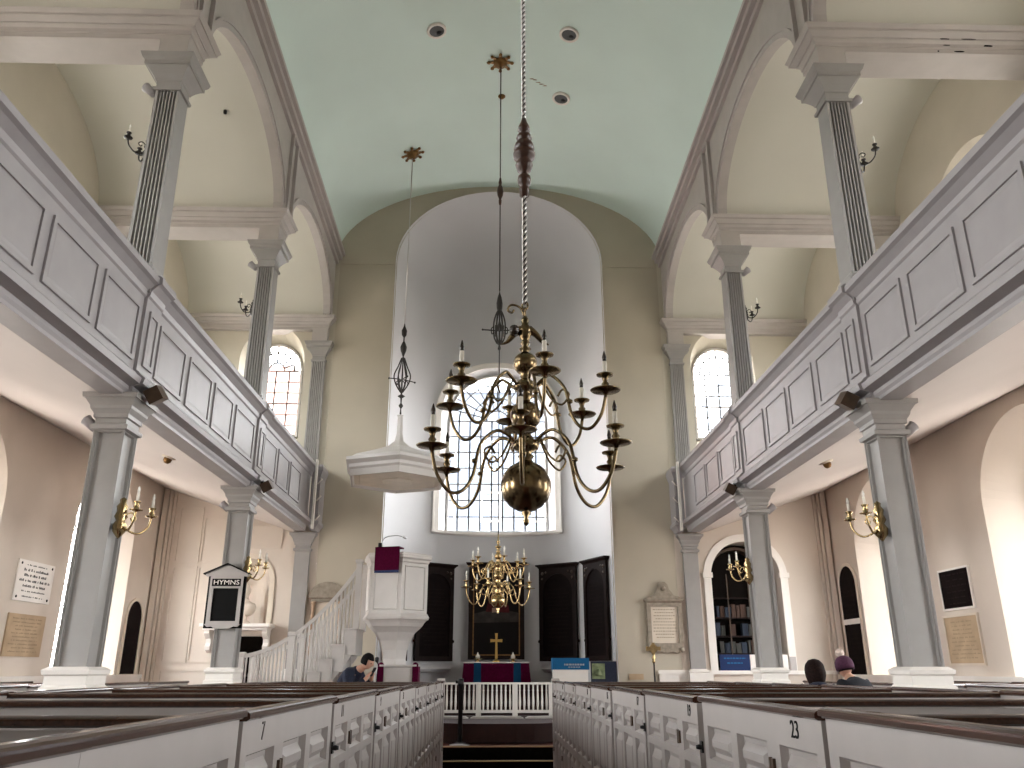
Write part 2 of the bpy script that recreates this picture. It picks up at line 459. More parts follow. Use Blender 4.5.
# moulded architrave on the apse wall
bm = NB()
def off_loop(o):
    out = []
    half = WH+o; sp = WSP
    pts = [(-half, WZ0-0.02)] + [(-half, WZ0+(sp-WZ0)*k/4) for k in range(1, 4)]
    for k in range(41):
        a = PI - PI*k/40
        pts.append((half*math.cos(a), sp+(WRI+o)*math.sin(a)))
    pts += [(half, WZ0+(sp-WZ0)*(3-k)/4) for k in range(3)] + [(half, WZ0-0.02)]
    return pts
def cylx(x, z, r): return (x, AY+math.sqrt(max(r*r-x*x, 0)), z)
L0, L1, L2 = off_loop(0.0), off_loop(0.09), off_loop(0.13)
for la, lb, ra, rb in ((L0, L1, 2.37, 2.37), (L1, L2, 2.35, 2.35), (L0, L0, 2.40, 2.37), (L1, L1, 2.37, 2.35), (L2, L2, 2.35, 2.40)):
    A = [bm.verts.new(cylx(x, z, ra)) for x, z in la]; B = [bm.verts.new(cylx(x, z, rb)) for x, z in lb]
    for k in range(len(A)-1): bm.faces.new((A[k], A[k+1], B[k+1], B[k]))
struct('trim_3', bm, 'white')
bm = NB()
pts = [-1.5+3.0*k/30 for k in range(31)]
A = []
for x in pts:
    A.append([bm.verts.new(cylx(x, z, r)) for z, r in ((WZ0-0.01, 2.41), (WZ0-0.01, 2.33), (WZ0-0.07, 2.33), (WZ0-0.10, 2.38), (WZ0-0.10, 2.41))])
for a, b in zip(A, A[1:]):
    for k in range(4): bm.faces.new((a[k], a[k+1], b[k+1], b[k]))
struct('trim_4', bm, 'white')
# little ledge boards below the tablets
# ------------------------------------------------------------------ nave vault, arcade walls, side vaults
bm = NB()
ys = [YW + (YE-YW)*k/24 for k in range(25)]
NV = 40
rows = []
for y in ys:
    rows.append([bm.verts.new((3.8*math.cos(PI*k/NV), y, spring(y)+RISE*math.sin(PI*k/NV))) for k in range(NV+1)])
for a, b in zip(rows, rows[1:]):
    for k in range(NV):
        f = bm.faces.new((a[k], a[k+1], b[k+1], b[k])); f.smooth = True
struct('ceiling', bm, 'vault')

BC = ((1.48, 1.93), (5.95, 1.93), (10.42, 1.93), (14.87, 1.93))
for side, nm in ((-1, 'left'), (1, 'right')):
    bm = NB()
    # arcade wall with arched openings, nave face and aisle face
    holes = [arch(c, h, 8.96, 9.0, 1.10, 32)[2:] for c, h in BC]
    for xx in (3.80, 3.94):
        top = [(YW, spring(YW)+0.02), (YE, spring(YE)+0.02)]
        out = [(YE, spring(YE)+0.05), (YW, spring(YW)+0.05), (YW, 9.0)]
        for h in holes: out += list(reversed(h))
        out += [(YE, 9.0)]
        sheet(bm, [out], lambda u, v, x=xx, s=side: (s*x, u, v))
    for h in holes: strip(bm, h, lambda u, v, s=side: (s*3.80, u, v), h, lambda u, v, s=side: (s*3.94, u, v), closed=False)
    struct('wall_arcade_%s' % nm, bm, 'beam')
    # moulded cornice at the foot of the vault (two fillets) following its fall
    bm = NB()
    for (x0, x1, za, zb) in ((3.60, 3.82, 0.06, 0.14), (3.66, 3.82, -0.04, 0.06), (3.74, 3.82, -0.14, -0.04)):
        prof = [(x0, za), (x1, za), (x1, zb), (x0, zb)]
        extr(bm, prof, lambda a, b, s=side: (s*a, YW, spring(YW)+b), lambda a, b, s=side: (s*a, YE, spring(YE)+b))
    struct('trim_cornice_%s' % nm, bm, 'mauve')
    # archivolts and pier fillets on the nave face
    bm = NB()
    for (c, h), hole in zip(BC, holes):
        o1 = [(c+(u-c)*(h+0.08)/h, 9.0+(v-9.0)*1.08) for u, v in hole]
        o2 = [(c+(u-c)*(h+0.12)/h, 9.0+(v-9.0)*1.12) for u, v in hole]
        for la, lb, xa in ((hole, o1, 3.775), (o1, o2, 3.755)):
            strip(bm, la, lambda u, v, x=xa, s=side: (s*x, u, v), lb, lambda u, v, x=xa, s=side: (s*x, u, v), closed=False)
            strip(bm, la, lambda u, v, x=xa, s=side: (s*x, u, v), la, lambda u, v, s=side: (s*3.81, u, v), closed=False)
            strip(bm, lb, lambda u, v, x=xa, s=side: (s*x, u, v), lb, lambda u, v, s=side: (s*3.81, u, v), closed=False)
    for yc in (3.78, 8.25, 12.72):
        for dy in (-0.20, 0.14):
            xs = sorted((side*3.74, side*3.81))
            box(bm, xs[0], xs[1], yc+dy, yc+dy+0.06, 9.0, spring(yc)-0.1)
    struct('trim_archivolt_%s' % nm, bm, 'mauve')
    # transverse side vaults
    bm = NB()
    for c, h in BC:
        hw = 2.10; prof = [(c+hw*math.cos(PI*k/28), 9.0+1.32*math.sin(PI*k/28)) for k in range(29)]
        A = [bm.verts.new((side*3.93, u, v)) for u, v in prof]; B = [bm.verts.new((side*7.05, u, v+0.10*math.sin(PI*k/28))) for k, (u, v) in enumerate(prof)]
        for k in range(28):
            f = bm.faces.new((A[k], A[k+1], B[k+1], B[k])); f.smooth = True
    struct('ceiling_aisle_%s' % nm, bm, 'side_vault')

# ------------------------------------------------------------------ entablature beams over the gallery
ENT = [(0.0, 8.69), (0.0, 8.76), (0.015, 8.765), (0.015, 8.82), (0.04, 8.85), (0.055, 8.85), (0.055, 8.87), (0.11, 8.92), (0.125, 8.92), (0.125, 8.95), (0.155, 9.0)]
def entablature(y0, y1, side, full, label):
    bm = NB()
    xs = sorted((side*3.83, side*7.3))
    stack(bm, (xs[0], xs[1], y0, y1), ENT)
    if full: stack(bm, (side*XC-0.17, side*XC+0.17, COLY+0.0, COLY+0.34), [(0.0, 8.37), (0.0, 8.70)])
    o = obj('entablature_beam', bm, 'beam'); o['kind'] = 'structure'; o['label'] = label
for side, nm in ((-1, 'left'), (1, 'right')):
    for y in (3.56,)+COLS:
        COLY = y-0.015; entablature(y-0.0, y+0.46, side, True, 'moulded entablature beam over the %s gallery' % nm)
    COLY = 16.93; entablature(16.98, YE+0.2, side, True, 'moulded entablature against the east wall on the %s' % nm)
# chipped paint on the right-hand beam
bm = NB()
for (x, z, w, h) in ((5.42, 8.86, 0.16, 0.010), (5.72, 8.862, 0.22, 0.010), (5.98, 8.80, 0.13, 0.018), (5.62, 8.72, 0.16, 0.012), (5.35, 8.72, 0.03, 0.012), (5.46, 8.80, 0.10, 0.008)):
    y = 8.03-0.002-(0.0 if z < 8.765 else (0.015 if z < 8.83 else 0.055))
    pts = [(x+w*0.5*math.cos(2*PI*k/9)*random.uniform(.7, 1.1), z+h*math.sin(2*PI*k/9)*random.uniform(.6, 1.2)) for k in range(9)]
    extr(bm, pts, lambda a, b, y=y: (a, y, b), lambda a, b, y=y: (a, y-0.003, b))
tag(obj('paint_chips', bm, 'ink'), 'dark chipped paint patches on the nearer right entablature beam', 'paint damage')

# ------------------------------------------------------------------ columns
def fluted_section(w, nfl, d):
    """closed outline of a square shaft with flutes on the +-y faces"""
    h = w/2; m_ = w*0.09; fw = (w-2*m_)/nfl; out = []
    for sgn in (-1, 1):
        pts = [(-h, -h)]
        for k in range(nfl):
            a = -h+m_+k*fw+fw*0.16; b = a+fw*0.68
            for j in range(7):
                t = j/6; pts.append((a+(b-a)*t, -h+d*math.sin(PI*t)))
        pts.append((h, -h))
        out += pts if sgn < 0 else [(-x, -y) for x, y in pts]
    return out
def upper_column():
    bm = NB()
    for z0, z1, w0, w1 in ((5.66, 7.96, 0.315, 0.275),):
        rings = []
        for z, w in ((z0, w0), (z1, w1)):
            rings.append([bm.verts.new((x, y, z)) for x, y in fluted_section(w, 6, 0.034)])
        a, b = rings; n = len(a)
        for k in range(n): bm.faces.new((a[k], a[(k+1) % n], b[(k+1) % n], b[k]))
        bm.faces.new(a[::-1]); bm.faces.new(b)
    return bm
CAPU = [(-0.02, 7.95), (0.025, 7.95), (0.03, 7.985), (0.0, 8.00), (0.0, 8.08), (0.015, 8.09), (0.02, 8.11), (0.05, 8.16), (0.11, 8.24), (0.125, 8.24), (0.125, 8.29), (0.15, 8.32), (0.17, 8.38)]
CAPL = [(0.0, 3.78), (0.03, 3.79), (0.035, 3.83), (0.0, 3.85), (0.0, 3.90), (0.02, 3.91), (0.02, 3.95), (0.05, 4.0), (0.055, 4.03), (0.10, 4.10), (0.115, 4.10), (0.12, 4.15)]
def place_column(side, y, tail, tail2):
    # upper fluted column
    root = thing('fluted_column', 'tall fluted grey column standing on the %s' % tail2, 'column', (side*XC, y+CW/2, 0))
    root['kind'] = 'thing'
    obj('shaft', upper_column(), 'column', root)
    h = 0.14
    bm = NB(); stack(bm, (-h, h, -h, h), CAPU); obj('capital', bm, 'column', root)
    bm = NB(); stack(bm, (-0.155, 0.155, -0.155, 0.155), [(0.05, 5.30), (0.05, 5.58), (0.02, 5.60), (0.025, 5.64), (0.0, 5.67)]); obj('column_base', bm, 'column', root)
    # lower square column
    root2 = thing('square_column', 'square panelled grey column %s' % tail, 'column', (side*XC, y+CW/2, 0)); root2['kind'] = 'thing'
    bm = NB(); hw = CW/2
    vs, fs = box(bm, -hw, hw, -hw, hw, 1.48, 3.80)
    sidef = [f for f in fs if abs(f.normal.z) < 0.5]
    bm.normal_update()
    sidef = [f for f in bm.faces if abs(f.normal.z) < 0.5]
    for th_, dp_ in ((0.014, 0.0), (0.006, -0.012), (0.026, 0.0), (0.010, -0.03)):
        bmesh.ops.inset_individual(bm, faces=sidef, thickness=th_, depth=dp_)
    obj('shaft', bm, 'column', root2)
    bm = NB(); stack(bm, (-hw, hw, -hw, hw), CAPL); obj('capital', bm, 'column', root2)
    bm = NB(); stack(bm, (-hw, hw, -hw, hw), [(0.06, -0.12), (0.06, 1.34), (0.04, 1.36), (0.04, 1.44), (0.06, 1.455), (0.065, 1.49), (0.02, 1.52)]); obj('plinth', bm, 'white', root2)
place_column(-1, COLS[0], 'nearer the camera on the left, beside the white wall plate', 'left gallery above the brass sconce column')
place_column(1, COLS[0], 'nearer the camera on the right, beside the black plaque', 'right gallery nearer the chipped beam')
place_column(-1, COLS[1], 'carrying the hymn board, second on the left', 'left gallery in front of the brick-red window view')
place_column(1, COLS[1], 'in front of the book alcove, second on the right', 'right gallery in front of the far gallery window')
# pilasters on the east wall
for side, nm in ((-1, 'left'), (1, 'right')):
    root = thing('fluted_pilaster', 'fluted grey pilaster on the east wall beside the %s gallery window' % nm, 'pilaster', (side*XC, 17.1, 0)); root['kind'] = 'thing'
    bm = NB()
    rings = []
    for z, w in ((5.5, 0.315), (7.96, 0.285)):
        rings.append([bm.verts.new((x, y*0.6, z)) for x, y in fluted_section(w, 6, 0.03)])
    a, b = rings; n = len(a)
    for k in range(n): bm.faces.new((a[k], a[(k+1) % n], b[(k+1) % n], b[k]))
    clampy(bm); obj('shaft', bm, 'column', root)
    bm = NB(); stack(bm, (-0.14, 0.14, -0.08, 0.1), CAPU); clampy(bm); obj('capital', bm, 'column', root)
    root = thing('plain_pilaster', 'plain grey pilaster on the east wall under the end of the %s gallery' % nm, 'pilaster', (side*XC, 17.1, 0)); root['kind'] = 'thing'
    bm = NB(); box(bm, -0.15, 0.15, -0.10, -0.003, 1.5, 3.8); obj('shaft', bm, 'column', root)
    bm = NB(); stack(bm, (-0.15, 0.15, -0.10, 0.1), CAPL); clampy(bm); obj('capital', bm, 'column', root)
    bm = NB(); stack(bm, (-0.15, 0.15, -0.10, 0.1), [(0.05, 0.3), (0.05, 1.43), (0.06, 1.45), (0.0, 1.5)]); clampy(bm); obj('plinth', bm, 'white', root)

# ------------------------------------------------------------------ galleries
def gallery(side, nm):
    root = thing('gallery_parapet', 'panelled grey gallery parapet running along the %s side of the nave' % nm, 'gallery', (0, 0, 0)); root['kind'] = 'thing'
    y0, y1 = 0.5, 16.56
    S = lambda x: side*x
    # parapet body with cap and lower mouldings; profile (x, z)
    P = [(4.05, 4.16), (3.88, 4.16), (3.86, 4.20), (3.86, 4.24), (3.76, 4.27), (3.745, 4.33), (3.80, 4.37), (3.82, 4.40), (3.85, 4.42), (3.85, 5.24), (3.83, 5.26), (3.82, 5.32), (3.76, 5.38), (3.72, 5.40), (3.72, 5.47), (3.75, 5.50), (4.10, 5.52), (4.10, 5.3), (4.05, 5.25)]
    bm = NB(); extr(bm, P, lambda a, b: (S(a), y0, b), lambda a, b: (S(a), y1, b)); obj('parapet', bm, 'gallery', root)
    # soffit beam edge (lighter board under the front)
    bm = NB(); xs = sorted((S(3.87), S(4.10))); box(bm, xs[0], xs[1], y0, y1, 4.13, 4.165); obj('soffit_board', bm, 'gallery', root)
    # projecting blocks over the columns
    for yc in COLS:
        bm = NB(); prof = [(a-0.035 if a < 4.0 else a, b) for a, b in P]
        extr(bm, prof, lambda a, b: (S(a), yc-0.03, b), lambda a, b: (S(a), yc+0.36, b)); obj('break_block', bm, 'gallery', root)
    # raised panel mouldings
    def panel(ya, yb, za=4.50, zb=5.12, x=3.85):
        bm = NB()
        o = [(ya, za), (yb, za), (yb, zb), (ya, zb)]; w = 0.045
        i = [(ya+w, za+w), (yb-w, za+w), (yb-w, zb-w), (ya+w, zb-w)]
        f = lambda u, v: (S(x+0.001), u, v); g = lambda u, v: (S(x-0.022), u, v)
        ring_band(bm, o, i, f, g)
        w2 = 0.085
        j = [(ya+w2, za+w2), (yb-w2, za+w2), (yb-w2, zb-w2), (ya+w2, zb-w2)]
        h = lambda u, v: (S(x-0.006), u, v)
        strip(bm, i, lambda u, v: (S(x-0.004), u, v), j, lambda u, v: (S(x-0.012), u, v))
        sheet(bm, [j], lambda u, v: (S(x-0.012), u, v))
        obj('parapet_panel', bm, 'gallery', root)
    for yc in COLS: panel(yc+0.06, yc+0.30, x=3.815)
    for ya, yb in ((1.3, 2.1), (2.25, 3.05), (3.2, 4.05), (4.18, 5.05), (5.15, 6.0), (6.12, 6.98), (7.10, 7.92),
                   (8.48, 9.30), (9.44, 10.28), (10.40, 11.22), (11.36, 12.34), (12.95, 13.75), (13.88, 14.68), (14.80, 15.62)):
        panel(ya, yb)
    # white end batten and the short return to the pilaster
    bm = NB(); xs = sorted((S(3.66), S(3.70))); box(bm, xs[0], xs[1], 16.22, 16.32, 4.12, 5.52); obj('end_batten', bm, 'white', root)
    bm = NB(); xs = sorted((S(3.66), S(3.84)))
    stack(bm, (xs[0], xs[1], 16.60, 17.09), [(-0.04, 4.16), (-0.02, 4.22), (0.03, 4.28), (0.03, 4.33), (0.0, 4.37), (0.0, 5.24), (0.02, 5.30), (0.05, 5.38), (0.05, 5.45), (0.03, 5.50)])
    for v in bm.verts: v.co.y = min(v.co.y, 17.095)
    obj('return_block', bm, 'gallery', root)
    bm = NB(); ring_band(bm, [(S(3.68), 4.46), (S(3.82), 4.46), (S(3.82), 5.16), (S(3.68), 5.16)], [(S(3.70), 4.48), (S(3.80), 4.48), (S(3.80), 5.14), (S(3.70), 5.14)], lambda u, v: (u, 16.585, v), lambda u, v: (u, 16.6, v)); obj('parapet_panel', bm, 'gallery', root)
    bm = NB()
    for z in (4.35, 4.75, 5.1):
        tube(bm, [(S(3.70), 16.60, z), (S(3.69), 16.55, z-0.01), (S(3.65), 16.53, z+0.03), (S(3.61), 16.54, z+0.08), (S(3.64), 16.55, z+0.10)], 0.014, 6)
    obj('wall_hook', bm, 'white', root)
    # sloping soffit under the gallery
    bm = NB()
    xs = (S(4.11), S(6.99)); z = (4.135, 5.10)
    A = [bm.verts.new(c) for c in ((xs[0], YW, z[0]), (xs[0], YE, z[0]), (xs[1], YE, z[1]), (xs[1], YW, z[1]))]; bm.faces.new(A)
    o = struct('ceiling_under_gallery_%s' % nm, bm, 'soffit')
    # gallery floor deck, so the room above is closed
    bm = NB(); A = [bm.verts.new(c) for c in ((xs[0], YW, 4.45), (xs[0], YE, 4.45), (xs[1], YE, 5.4), (xs[1], YW, 5.4))]; bm.faces.new(A)
    struct('floor_gallery_%s' % nm, bm, 'cream')
gallery(-1, 'left'); gallery(1, 'right')

# ------------------------------------------------------------------ box pews
PZ = 1.40                       # top of the cap above the floor
def cap_prof(w=0.066, h=0.032):
    pts = []
    for k in range(9):
        a = PI*k/8
        pts.append((w/2*math.cos(a), -h*0.45+h*0.45*math.sin(a)))
    pts += [(-w/2, -h*0.8), (-w/2*0.7, -h), (w/2*0.7, -h), (w/2, -h*0.8)]
    return pts
def fields(bm, us, vs, F, xo, sgn):
    """recessed fielded panels on the plane x=xo (facing sgn), openings us x vs"""
    for (ua, ub) in us:
        for (va, vb) in vs:
            o = [(ua, va), (ub, va), (ub, vb), (ua, vb)]
            def ins(w): return [(ua+w, va+w), (ub-w, va+w), (ub-w, vb-w), (ua+w, vb-w)]
            d = lambda dd: (lambda u, v: (xo+sgn*dd, u, v))
            strip(bm, o, d(0), ins(0.012), d(-0.026)); strip(bm, ins(0.012), d(-0.026), ins(0.028), d(-0.028))
            wv = min(0.075, (vb-va)*0.40)
            j = [(ua+0.06, va+wv), (ub-0.06, va+wv), (ub-0.06, vb-wv), (ua+0.06, vb-wv)]
            strip(bm, ins(0.028), d(-0.028), j, d(-0.002))
            sheet(bm, [j], d(-0.002))
def panelled(bm, u0, u1, v0, v1, x0, x1, us, vs):
    """slab with fielded openings on the face x0 (the aisle side); x1 is the back"""
    sgn = 1 if x0 > x1 else -1
    loops = [[(u0, v0), (u1, v0), (u1, v1), (u0, v1)]]
    for (ua, ub) in us:
        for (va, vb) in vs: loops.append([(ua, va), (ub, va), (ub, vb), (ua, vb)])
    sheet(bm, loops, lambda u, v: (x0, u, v))
    fields(bm, us, vs, None, x0, sgn)
    o = loops[0]
    strip(bm, o, lambda u, v: (x0, u, v), o, lambda u, v: (x1, u, v)); sheet(bm, [o], lambda u, v: (x1, u, v))

def make_pew(side, xa, xb, number, label, group, last=False, detail=True, gap=0.015):
    """aisle face at |x|=xa, far end at |x|=xb; y=0 is the near corner: door 0..0.5, fixed panel 0.5..1.5"""
    root = thing('box_pew', label, 'pew', group=group)
    S = lambda x: side*x
    vs = ((0.10, 0.58), (0.66, 1.09), (1.13, 1.27))
    if not last:
        bm = NB(); panelled(bm, 0.52, 1.5, -0.10, PZ-0.03, S(xa), S(xa+0.035), ((0.58, 0.96), (1.05, 1.43)), vs)
        obj('side_panel', bm, 'pew', root)
        bm = NB(); extr(bm, cap_prof(), lambda a, b: (S(xa+0.01)+a, 0.503, PZ+b), lambda a, b: (S(xa+0.01)+a, 1.497, PZ+b)); obj('side_cap', bm, 'wood', root)
    bm = NB(); panelled(bm, gap, 0.505, -0.08, PZ-0.03, S(xa-0.006), S(xa+0.03), ((0.075+gap*0.4, 0.425),), vs)
    d = obj('door', bm, 'pew', root)
    bm = NB(); extr(bm, cap_prof(), lambda a, b: (S(xa+0.006)+a, gap-0.009, PZ+b), lambda a, b: (S(xa+0.006)+a, 0.497, PZ+b)); obj('door_cap', bm, 'wood', d)
    if detail:
        for z in (0.42, 1.19):
            bm = NB(); xs = sorted((S(xa-0.006), S(xa-0.016))); box(bm, xs[0], xs[1], 0.48, 0.53, z-0.03, z+0.03)
            tube(bm, [(S(xa-0.014), 0.508, z-0.033), (S(xa-0.014), 0.508, z+0.033)], 0.006, 8)
            obj('hinge', bm, 'wood2', d)
        bm = NB(); xs = sorted((S(xa-0.006), S(xa-0.014))); box(bm, xs[0], xs[1], 0.005, 0.045, 1.155, 1.205)
        lathe(bm, [(0.0, -0.012), (0.016, -0.008), (0.016, 0.008), (0.0, 0.012)], (S(xa-0.024), 0.015, 1.18), 10)
        obj('latch', bm, 'black_metal', d)
        if number:
            xd = (0, 1, 0) if side < 0 else (0, -1, 0)
            text_mesh('door_number', number, 0.078, 'grey_ink' if side < 0 else 'ink', d, frame_mtx((S(xa-0.0065), 0.255, 1.325), xd, (0, 0, 1)))
    # partition across the pew at its near end
    bm = NB(); xs = sorted((S(xa+0.05), S(xb))); box(bm, xs[0], xs[1], -0.055, -0.02, -0.10, PZ-0.05); obj('partition', bm, 'pew', root)
    bm = NB(); extr(bm, cap_prof(), lambda a, b: (S(xa+0.06), -0.037+a, PZ-0.012+b), lambda a, b: (S(xb), -0.037+a, PZ-0.012+b)); obj('partition_cap', bm, 'wood', root)
    if not last:
        # far long side and bench
        bm = NB(); xs = sorted((S(xb-0.035), S(xb))); box(bm, xs[0], xs[1], 0.0, 1.42, -0.10, PZ-0.03); obj('end_panel', bm, 'pew', root)
        bm = NB(); extr(bm, cap_prof(0.06), lambda a, b: (S(xb-0.017)+a, 0.0, PZ-0.004+b), lambda a, b: (S(xb-0.017)+a, 1.41, PZ-0.004+b)); obj('end_cap', bm, 'wood', root)
        bm = NB(); xs = sorted((S(xa+0.55), S(xb-0.05))); box(bm, xs[0], xs[1], -0.015, 0.36, 0.42, 0.46); box(bm, xs[0], xs[1], 0.02, 0.045, -0.1, 0.42); obj('bench_seat', bm, 'wood2', root)
    return root
NUML = ['27', '7', '11', '9', '13', '15', '17', '19', '21']
NUMR = ['25', '23', '19', '17', '15', '13', '12', '10', '8']
ORD = ['nearest', 'second nearest', 'third', 'fourth', 'fifth', 'sixth', 'seventh', 'eighth']
STARTS = [1.1+1.5*k for k in range(8)]
for side, nm, nums in ((-1, 'left', NUML), (1, 'right', NUMR)):
    base_c = None
    for k, y in enumerate(STARTS):
        lab = '%s box pew along the %s side of the center aisle, door numbered %s' % (ORD[k], nm, nums[k])
        p = make_pew(side, 0.867, 3.18, nums[k], lab, 'box pews along the center aisle', gap=0.085 if (side > 0 and k in (2, 4)) else 0.022)
        p.location = (0, y, -SLOPE*y)
    p = make_pew(side, 0.867, 3.18, None, 'last short box pew end on the %s of the aisle beside the chancel step' % nm, 'box pews along the center aisle', last=True)
    p.location = (0, 13.1, -SLOPE*13.1)
    w = make_pew(side, 4.65, 6.93, None, 'nearest wall pew behind the %s side aisle' % nm, 'wall pews', detail=False)
    for k, y in enumerate(STARTS):
        q = w if k == 0 else dup(w)
        q.location = (0, y, -SLOPE*y)
        q['label'] = '%s wall pew from the camera under the %s gallery' % (ORD[k], nm)
        q['group'] = 'wall pews under the galleries'
    # end post of the aisle run
    bm = NB(); xs = sorted((side*0.85, side*0.95)); stack(bm, (xs[0], xs[1], 13.62, 13.72), [(0, -0.12), (0, 1.30), (0.012, 1.31), (0.012, 1.34), (0, 1.36)])
    tag(obj('pew_post', bm, 'pew'), 'square white post ending the %s run of aisle pews at the chancel step' % nm, 'post')

# ------------------------------------------------------------------ chancel
CZ = 0.32                       # chancel floor
bm = NB(); box(bm, -6.9, 6.9, 14.35, 16.9, -0.15, CZ); struct('floor_chancel', bm, 'carpet')
bm = NB(); box(bm, -0.95, 0.95, 14.05, 14.35, -0.12, 0.13); o = struct('trim_5', bm, 'black_tread')
bm = NB(); box(bm, -0.97, 0.97, 14.33, 14.349, -0.12, CZ-0.02); o = struct('trim_6', bm, 'black_tread')
bm = NB(); box(bm, -0.95, 0.95, 14.03, 14.075, 0.125, 0.14); struct('trim_7', bm, 'tip')
bm = NB(); box(bm, -1.0, 1.0, 14.33, 14.37, CZ-0.01, CZ+0.006); struct('trim_8', bm, 'tip')
bm = NB(); lathe(bm, [(0, 0), (2.36, 0), (2.36, 0.30), (0, 0.30)], (0, 17.0, 0.34), 48, smooth=False); struct('floor_apse', bm, 'dark_red')
# kneeler below the rail
root = thing('kneeler', 'long dark kneeler with pale cushions in front of the altar rail', 'kneeler', (0, 16.3, CZ))
bm = NB(); box(bm, -1.55, 1.55, -0.12, 0.25, 0, 0.30); obj('kneeler_board', bm, 'dark_red', root)
for k in range(3):
    x = -1.02+1.02*k; bm = NB()
    pts = [(x-0.49, 0.305), (x+0.49, 0.305), (x+0.49, 0.325), (x+0.44, 0.348), (x, 0.356), (x-0.44, 0.348), (x-0.49, 0.325)]
    extr(bm, pts, lambda a, b: (a, -0.14, b), lambda a, b: (a, 0.16, b)); obj('cushion', bm, 'beam', root)
# altar rail
root = thing('altar_rail', 'white balustered altar rail across the apse behind the aisle', 'rail', (0, 16.75, CZ))
Z0 = CZ
bm = NB(); extr(bm, [(-0.06, 0.90), (0.06, 0.90), (0.05, 0.935), (-0.05, 0.935)], lambda a, b: (-1.80, a, b), lambda a, b: (1.80, a, b)); obj('handrail', bm, 'white', root)
bm = NB(); box(bm, -1.70, 1.70, 0.07, 0.10, 0.35, 0.89); obj('dark_backing', bm, 'dark_red', root)
bm = NB(); box(bm, -1.80, 1.80, -0.05, 0.05, 0.39, 0.44); obj('bottom_rail', bm, 'white', root)
for k in range(6):
    x = -1.75+0.70*k; bm = NB(); box(bm, x-0.05, x+0.05, -0.045, 0.045, 0.0, 0.90); obj('rail_post', bm, 'white', root)
BAL = [(0.018, 0), (0.018, 0.05), (0.022, 0.07), (0.025, 0.14), (0.020, 0.24), (0.015, 0.33), (0.020, 0.35), (0.015, 0.37), (0.017, 0.46)]
bm = NB(); lathe(bm, BAL, (0, 0, 0), 8); b0 = obj('baluster', bm, 'white', root); first = True
for s in range(5):
    for k in range(7):
        x = -1.75+0.70*s+0.05+0.60*(k+0.5)/7
        o = b0 if first else b0.copy()
        if not first: COL.objects.link(o); o.parent = root
        first = False; o.location = (x, 0, 0.44)
# altar with purple frontal
AX = 0.0; AYY = 18.55; AZ0 = 0.64
root = thing('altar', 'altar table under a purple frontal with two blue stripes', 'altar', (AX, AYY, AZ0))
bm = NB(); stack(bm, (-0.66, 0.66, -0.3, 0.3), [(0, 0), (0, 0.95), (0.02, 0.97)]); obj('altar_body', bm, 'white', root)
bm = NB(); stack(bm, (-0.68, 0.68, -0.32, 0.32), [(0.01, 0.97), (0.02, 0.985), (0.02, 1.0)]); obj('altar_top', bm, 'paper', root)
bm = NB()
A = []
for z, o in ((0.98, 0.0), (0.5, 0.05), (0.02, 0.10)):
    A.append([bm.verts.new(c) for c in ((-0.69-o, 0.30, z), (-0.69-o, -0.335-o*0.4, z), (0.69+o, -0.335-o*0.4, z), (0.69+o, 0.30, z))])
for a, b in zip(A, A[1:]):
    for k in range(3): bm.faces.new((a[k], a[k+1], b[k+1], b[k]))
fr = obj('frontal', bm, 'purple', root)
for x in (-0.40, 0.44):
    bm = NB()
    pr = [(-0.340, 0.985), (-0.365, 0.5), (-0.385, 0.02)]
    for (ya, za), (yb, zb) in zip(pr, pr[1:]):
        v = [bm.verts.new(c) for c in ((x-0.075, ya, za), (x+0.075, ya, za), (x+0.08, yb, zb), (x-0.08, yb, zb))]; bm.faces.new(v)
    obj('blue_stripe', bm, 'blue', fr)
# altar cross and two candle stands
root = thing('altar_cross', 'gold altar cross standing in the middle of the purple altar', 'cross', (0.0, AYY+0.1, AZ0+1.0))
bm = NB(); lathe(bm, [(0.09, 0), (0.09, 0.02), (0.05, 0.04), (0.02, 0.07), (0.018, 0.10)], n=12); obj('cross_foot', bm, 'gold', root)
bm = NB()
extr(bm, [(-0.028, 0.08), (0.028, 0.08), (0.022, 0.42), (0.13, 0.412), (0.13, 0.478), (0.022, 0.47), (0.03, 0.60), (-0.03, 0.60), (-0.022, 0.47), (-0.13, 0.478), (-0.13, 0.412), (-0.022, 0.42)], lambda a, b: (a, -0.012, b), lambda a, b: (a, 0.012, b))
obj('cross_arms', bm, 'gold', root)
for x, w in ((-0.40, 'left'), (0.36, 'right')):
    root = thing('altar_candle', 'small brass candle dish with white candle, on the altar %s of the gold cross' % w, 'candle', (x, AYY, AZ0+1.0), group=None)
    bm = NB(); lathe(bm, [(0.07, 0), (0.075, 0.015), (0.03, 0.03), (0.03, 0.05), (0.09, 0.06), (0.095, 0.07), (0.02, 0.075)], n=14); obj('dish', bm, 'brass', root)
    bm = NB(); lathe(bm, [(0.045, 0.07), (0.045, 0.13), (0.02, 0.16), (0.006, 0.20), (0, 0.21)], n=12); obj('wax_candle', bm, 'candle', root)

